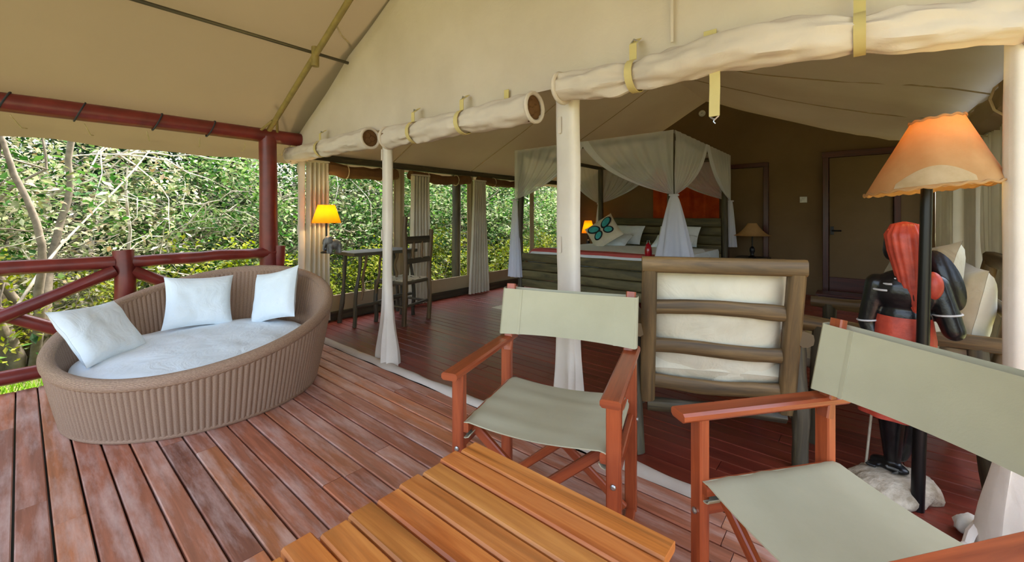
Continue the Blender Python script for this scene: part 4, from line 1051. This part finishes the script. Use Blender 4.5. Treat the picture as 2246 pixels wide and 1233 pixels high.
c_ = at_Y(1056, 450, 4.46); curtain('cream pleated curtain reaching the floor left of the bed', c_.x, 4.50, 'x', .26, .46, 1.72, .02, 7, 3)
curtain('long beige curtain on side wall near the back door', 5.95, -.66, 'x', 1.3, 1.3, 1.95, .03, 14, 4)
curtain('beige curtain bunched on side wall behind the easy chair', 4.65, -.66, 'x', .5, .5, 1.95, .03, 8, 5)
curtain('pale curtain swept aside next to right-hand pole sleeve', 3.60, -.62, 'x', .9, .9, 1.70, .15, 10, 6, .62)

# ================================================================== OUTSIDE: bush around the deck
tag(log((0, 0, 0), (0, 0, 2.25), .07, 130, .05, 8, .01, 12).build('outer_post', M['rusticdark'], None, 60, (at_Y(1001, 500, 4.95).x, 4.95, -.36)), 'dark brown timber post standing outside the tent window', 'post')
def plant(name, label, group, h, rad, nclump, nleaf, lsz, mat, seed, stems=5, bark='bark', droop=0.3, low=0.1, twigs=60):
    rnd = random.Random(seed)
    o = thing(name, label, 'tree' if h > 3.6 else 'bush', (0, 0, 0), 0, group)
    br = MB(); ends = []
    for sidx in range(stems):
        a = rnd.uniform(0, 6.28); r = rad * rnd.uniform(.05, .25); p = Vector((r * math.cos(a), r * math.sin(a), -.1)); d = Vector((math.cos(a) * .35, math.sin(a) * .35, 1)).normalized()
        pts = [p.copy()]; rr = [.035 * h / 3 * rnd.uniform(.6, 1.3)]
        L = h * rnd.uniform(.6, .95); n = 9
        for i in range(n):
            d = (d + Vector((rnd.gauss(0, .22), rnd.gauss(0, .22), rnd.gauss(.05, .1)))).normalized(); p = p + d * (L / n); pts.append(p.copy()); rr.append(rr[0] * (1 - .085 * (i + 1)))
            ends.append(p.copy())
        br.tube(pts, rr, 6, False)
    base = list(ends)
    for k in range(twigs):
        p = rnd.choice(base).copy(); d = Vector((rnd.gauss(0, 1), rnd.gauss(0, 1), rnd.gauss(.2, .5))).normalized(); pts = [p.copy()]; m = 6; L = rad * rnd.uniform(.4, 1.1)
        for i in range(m):
            d = (d + Vector((rnd.gauss(0, .35), rnd.gauss(0, .35), rnd.gauss(-.05, .25)))).normalized(); p = p + d * L / m; pts.append(p.copy())
        br.tube(pts, [.011 * (1 - .13 * i) for i in range(m + 1)], 4, False); ends.append(p.copy())
    br.build('branches', M[bark], o, 60)['kind'] = 'stuff'
    V = []; F = []
    for c in range(nclump):
        if rnd.random() < .55: q = rnd.choice(ends) + Vector((rnd.gauss(0, .15), rnd.gauss(0, .15), rnd.gauss(0, .15)))
        else:
            th = rnd.uniform(0, 6.28); rr = rad * math.sqrt(rnd.uniform(.15, 1)); z = h * rnd.uniform(low, 1.0); rr *= math.sqrt(max(.05, 1 - ((z / h - .5) / .56) ** 2))
            q = Vector((rr * math.cos(th), rr * math.sin(th), z))
        cs = rnd.uniform(.10, .22) * (h / 3) ** .5
        for k in range(nleaf):
            p = q + Vector((rnd.gauss(0, cs), rnd.gauss(0, cs), rnd.gauss(0, cs * .7)))
            if p.z < -.05: continue
            s = lsz * rnd.uniform(.6, 1.35); d = Vector((rnd.gauss(0, 1), rnd.gauss(0, 1), rnd.gauss(-droop, .6))).normalized()
            sd = d.cross(Vector((rnd.gauss(0, .4), rnd.gauss(0, .4), 1))).normalized(); up = sd.cross(d)
            b = len(V); V += [p, p + d * s * .45 + sd * s * .26 + up * s * .05, p + d * s, p + d * s * .45 - sd * s * .26 + up * s * .05]; F += [(b, b + 1, b + 2), (b, b + 2, b + 3)]
    me = bpy.data.meshes.new('foliage'); me.from_pydata([tuple(v) for v in V], [], F); me.materials.append(M[mat])
    f = bpy.data.objects.new('foliage', me); COL.objects.link(f); f.parent = o; f['kind'] = 'stuff'
    return o
KINDS = [
    plant('leafy_shrub', 'mid green leafy shrub growing beyond the railing and tent windows', 'green shrubs beyond the deck', 3.3, 1.25, 190, 42, .095, 'leafA', 1),
    plant('pale_thicket', 'pale twiggy thicket tangled among the green shrubs', 'pale thickets beyond the deck', 3.5, 1.45, 150, 34, .085, 'leafB', 2, stems=8, bark='barkpale', twigs=130),
    plant('broadleaf_tree', 'taller dark green tree rising behind the shrubs', 'dark trees behind the shrubs', 5.6, 2.0, 300, 44, .12, 'leafC', 3, stems=4, low=.15),
    plant('low_bush', 'low yellow-green bush at the foot of the shrubs', 'low bushes beyond the deck', 1.25, .8, 90, 40, .07, 'leafD', 4, stems=6, twigs=30),
]
used = [False] * 4
PLAIN = ['mid green leafy shrub', 'pale twiggy thicket', 'tall dark green tree', 'low yellow-green bush']
def put(kind, x, y, sc, rz):
    o = KINDS[kind] if not used[kind] else copy_tree(KINDS[kind]); used[kind] = True
    v = Vector((x, y, 0)); q = CX + FPX * v.dot(RT) / max(.1, v.dot(FW))
    where = 'outside the side window behind the easy chair' if y < 0 else ('beyond the log railing' if q < 640 else 'outside the window behind the desk' if q < 845 else 'outside the window behind rustic desk chair' if q < 1040 else 'outside the window beside the bed')
    o['label'] = PLAIN[kind] + ' ' + where; o['group'] = PLAIN[kind] + ('es ' if kind == 3 else 's ') + where
    o.location = (x, y, gz(x, y) - .03); o.rotation_euler = (0, 0, rz); o.scale = (sc, sc, sc * random.uniform(.92, 1.1))
rp = random.Random(12)
x = -6.0
while x < 15:
    put(0 if rp.random() < .6 else 1, x, rp.uniform(7.0, 7.7), rp.uniform(.78, 1.0), rp.uniform(0, 6.28)); x += rp.uniform(1.15, 1.6)
x = -7.0
while x < 19:
    put(rp.choice((0, 1, 1, 2)), x, rp.uniform(8.9, 9.9), rp.uniform(1.0, 1.3), rp.uniform(0, 6.28)); x += rp.uniform(1.5, 2.0)
x = -9.0
while x < 26:
    put(2, x, rp.uniform(12, 14.5), rp.uniform(1.1, 1.5), rp.uniform(0, 6.28)); x += rp.uniform(2.0, 2.8)
for (bx, by, s) in ((-2.2, 6.0, .9), (-1.0, 5.75, .75), (-.35, 6.3, .9), (.9, 6.1, .8), (1.7, 6.2, .9), (2.8, 6.3, .8), (4.0, 6.0, .9), (5.3, 6.2, 1.0), (6.8, 6.1, .9), (8.4, 6.4, 1.0)):
    put(3, bx, by, s, rp.uniform(0, 6.28))
for (bx, by, k, s) in ((3.0, -5.2, 0, 1.0), (5.2, -5.0, 1, 1.0), (7.4, -5.3, 0, 1.0), (9.8, -5.2, 1, 1.1), (12.0, -5.6, 0, 1.1), (6.3, -8.6, 2, 1.1), (11.0, -9.0, 2, 1.2)):
    put(k, bx, by, s, rp.uniform(0, 6.28))
# multi-stemmed grey trunk beside the railing, bare leaning branch
tr = thing('twisted_tree', 'twisted multi-stemmed grey tree trunk just beyond the railing', 'tree', (0.02, 6.1, -.36))
for i in range(6):
    a = i * 1.05; rnd = random.Random(50 + i); p = Vector((.10 * math.cos(a), .10 * math.sin(a), 0)); d = Vector((.10 * math.cos(a), .10 * math.sin(a), 1)); pts = [p.copy()]; rr = [rnd.uniform(.04, .07)]
    for k in range(12):
        d = (d + Vector((rnd.gauss(0, .13), rnd.gauss(0, .13), .14))).normalized(); p = p + d * .22; pts.append(p.copy()); rr.append(rr[-1] * .93)
    MB().tube(pts, rr, 9, True, .3, i).build('trunk_stem', M['bark'], tr, 70)
l0, l1 = at_Y(100, 600, 5.9), at_Y(248, 425, 6.3)
l0 = l0 + (l0 - l1) * .45; l0.z = max(l0.z, -.3)
tag(log(l0, l1 + (l1 - l0) * .5, .014, 140, .2, 12, .10, 8, .006).build('bare_branch', M['barkpale'], None, 70), 'bare pale branch leaning diagonally in front of the shrubs', 'branch')
# grass near the deck
V = []; F = []; rg_ = random.Random(3)
for k in range(26000):
    x = rg_.uniform(-4, 9); y = 4.75 + abs(rg_.gauss(0, 1.3)); 
    if nz(x, y, 7, 1.3) < -.25: continue
    z = gz(x, y); h = rg_.uniform(.04, .14); a = rg_.uniform(0, 6.28); dx, dy = math.cos(a), math.sin(a); b = len(V)
    V += [(x - dy * .006, y + dx * .006, z - .01), (x + dy * .006, y - dx * .006, z - .01), (x + dx * h * .5, y + dy * h * .5, z + h)]; F.append((b, b + 1, b + 2))
me = bpy.data.meshes.new('grass'); me.from_pydata(V, [], F); me.materials.append(M['grass'])
go = bpy.data.objects.new('grass', me); COL.objects.link(go); tag(go, 'bright green grass growing along the deck edge', 'grass', kind='stuff')

pw = at_z(2132, 1176, 0)
tag(MB().lathe([(.001, 0), (.045, .002), (.05, .02), (.04, .045), (.02, .06), (.001, .062)], n=24, fr=lambda a, t: 1 + .35 * nz(math.cos(a) * 2, math.sin(a) * 2, t * 3)).build('plastic_wrap', M['plastic'], None, 60, (pw.x, pw.y, 0.012)), 'small crumpled white plastic wrap at foot of right-hand pole sleeve', 'plastic bag')
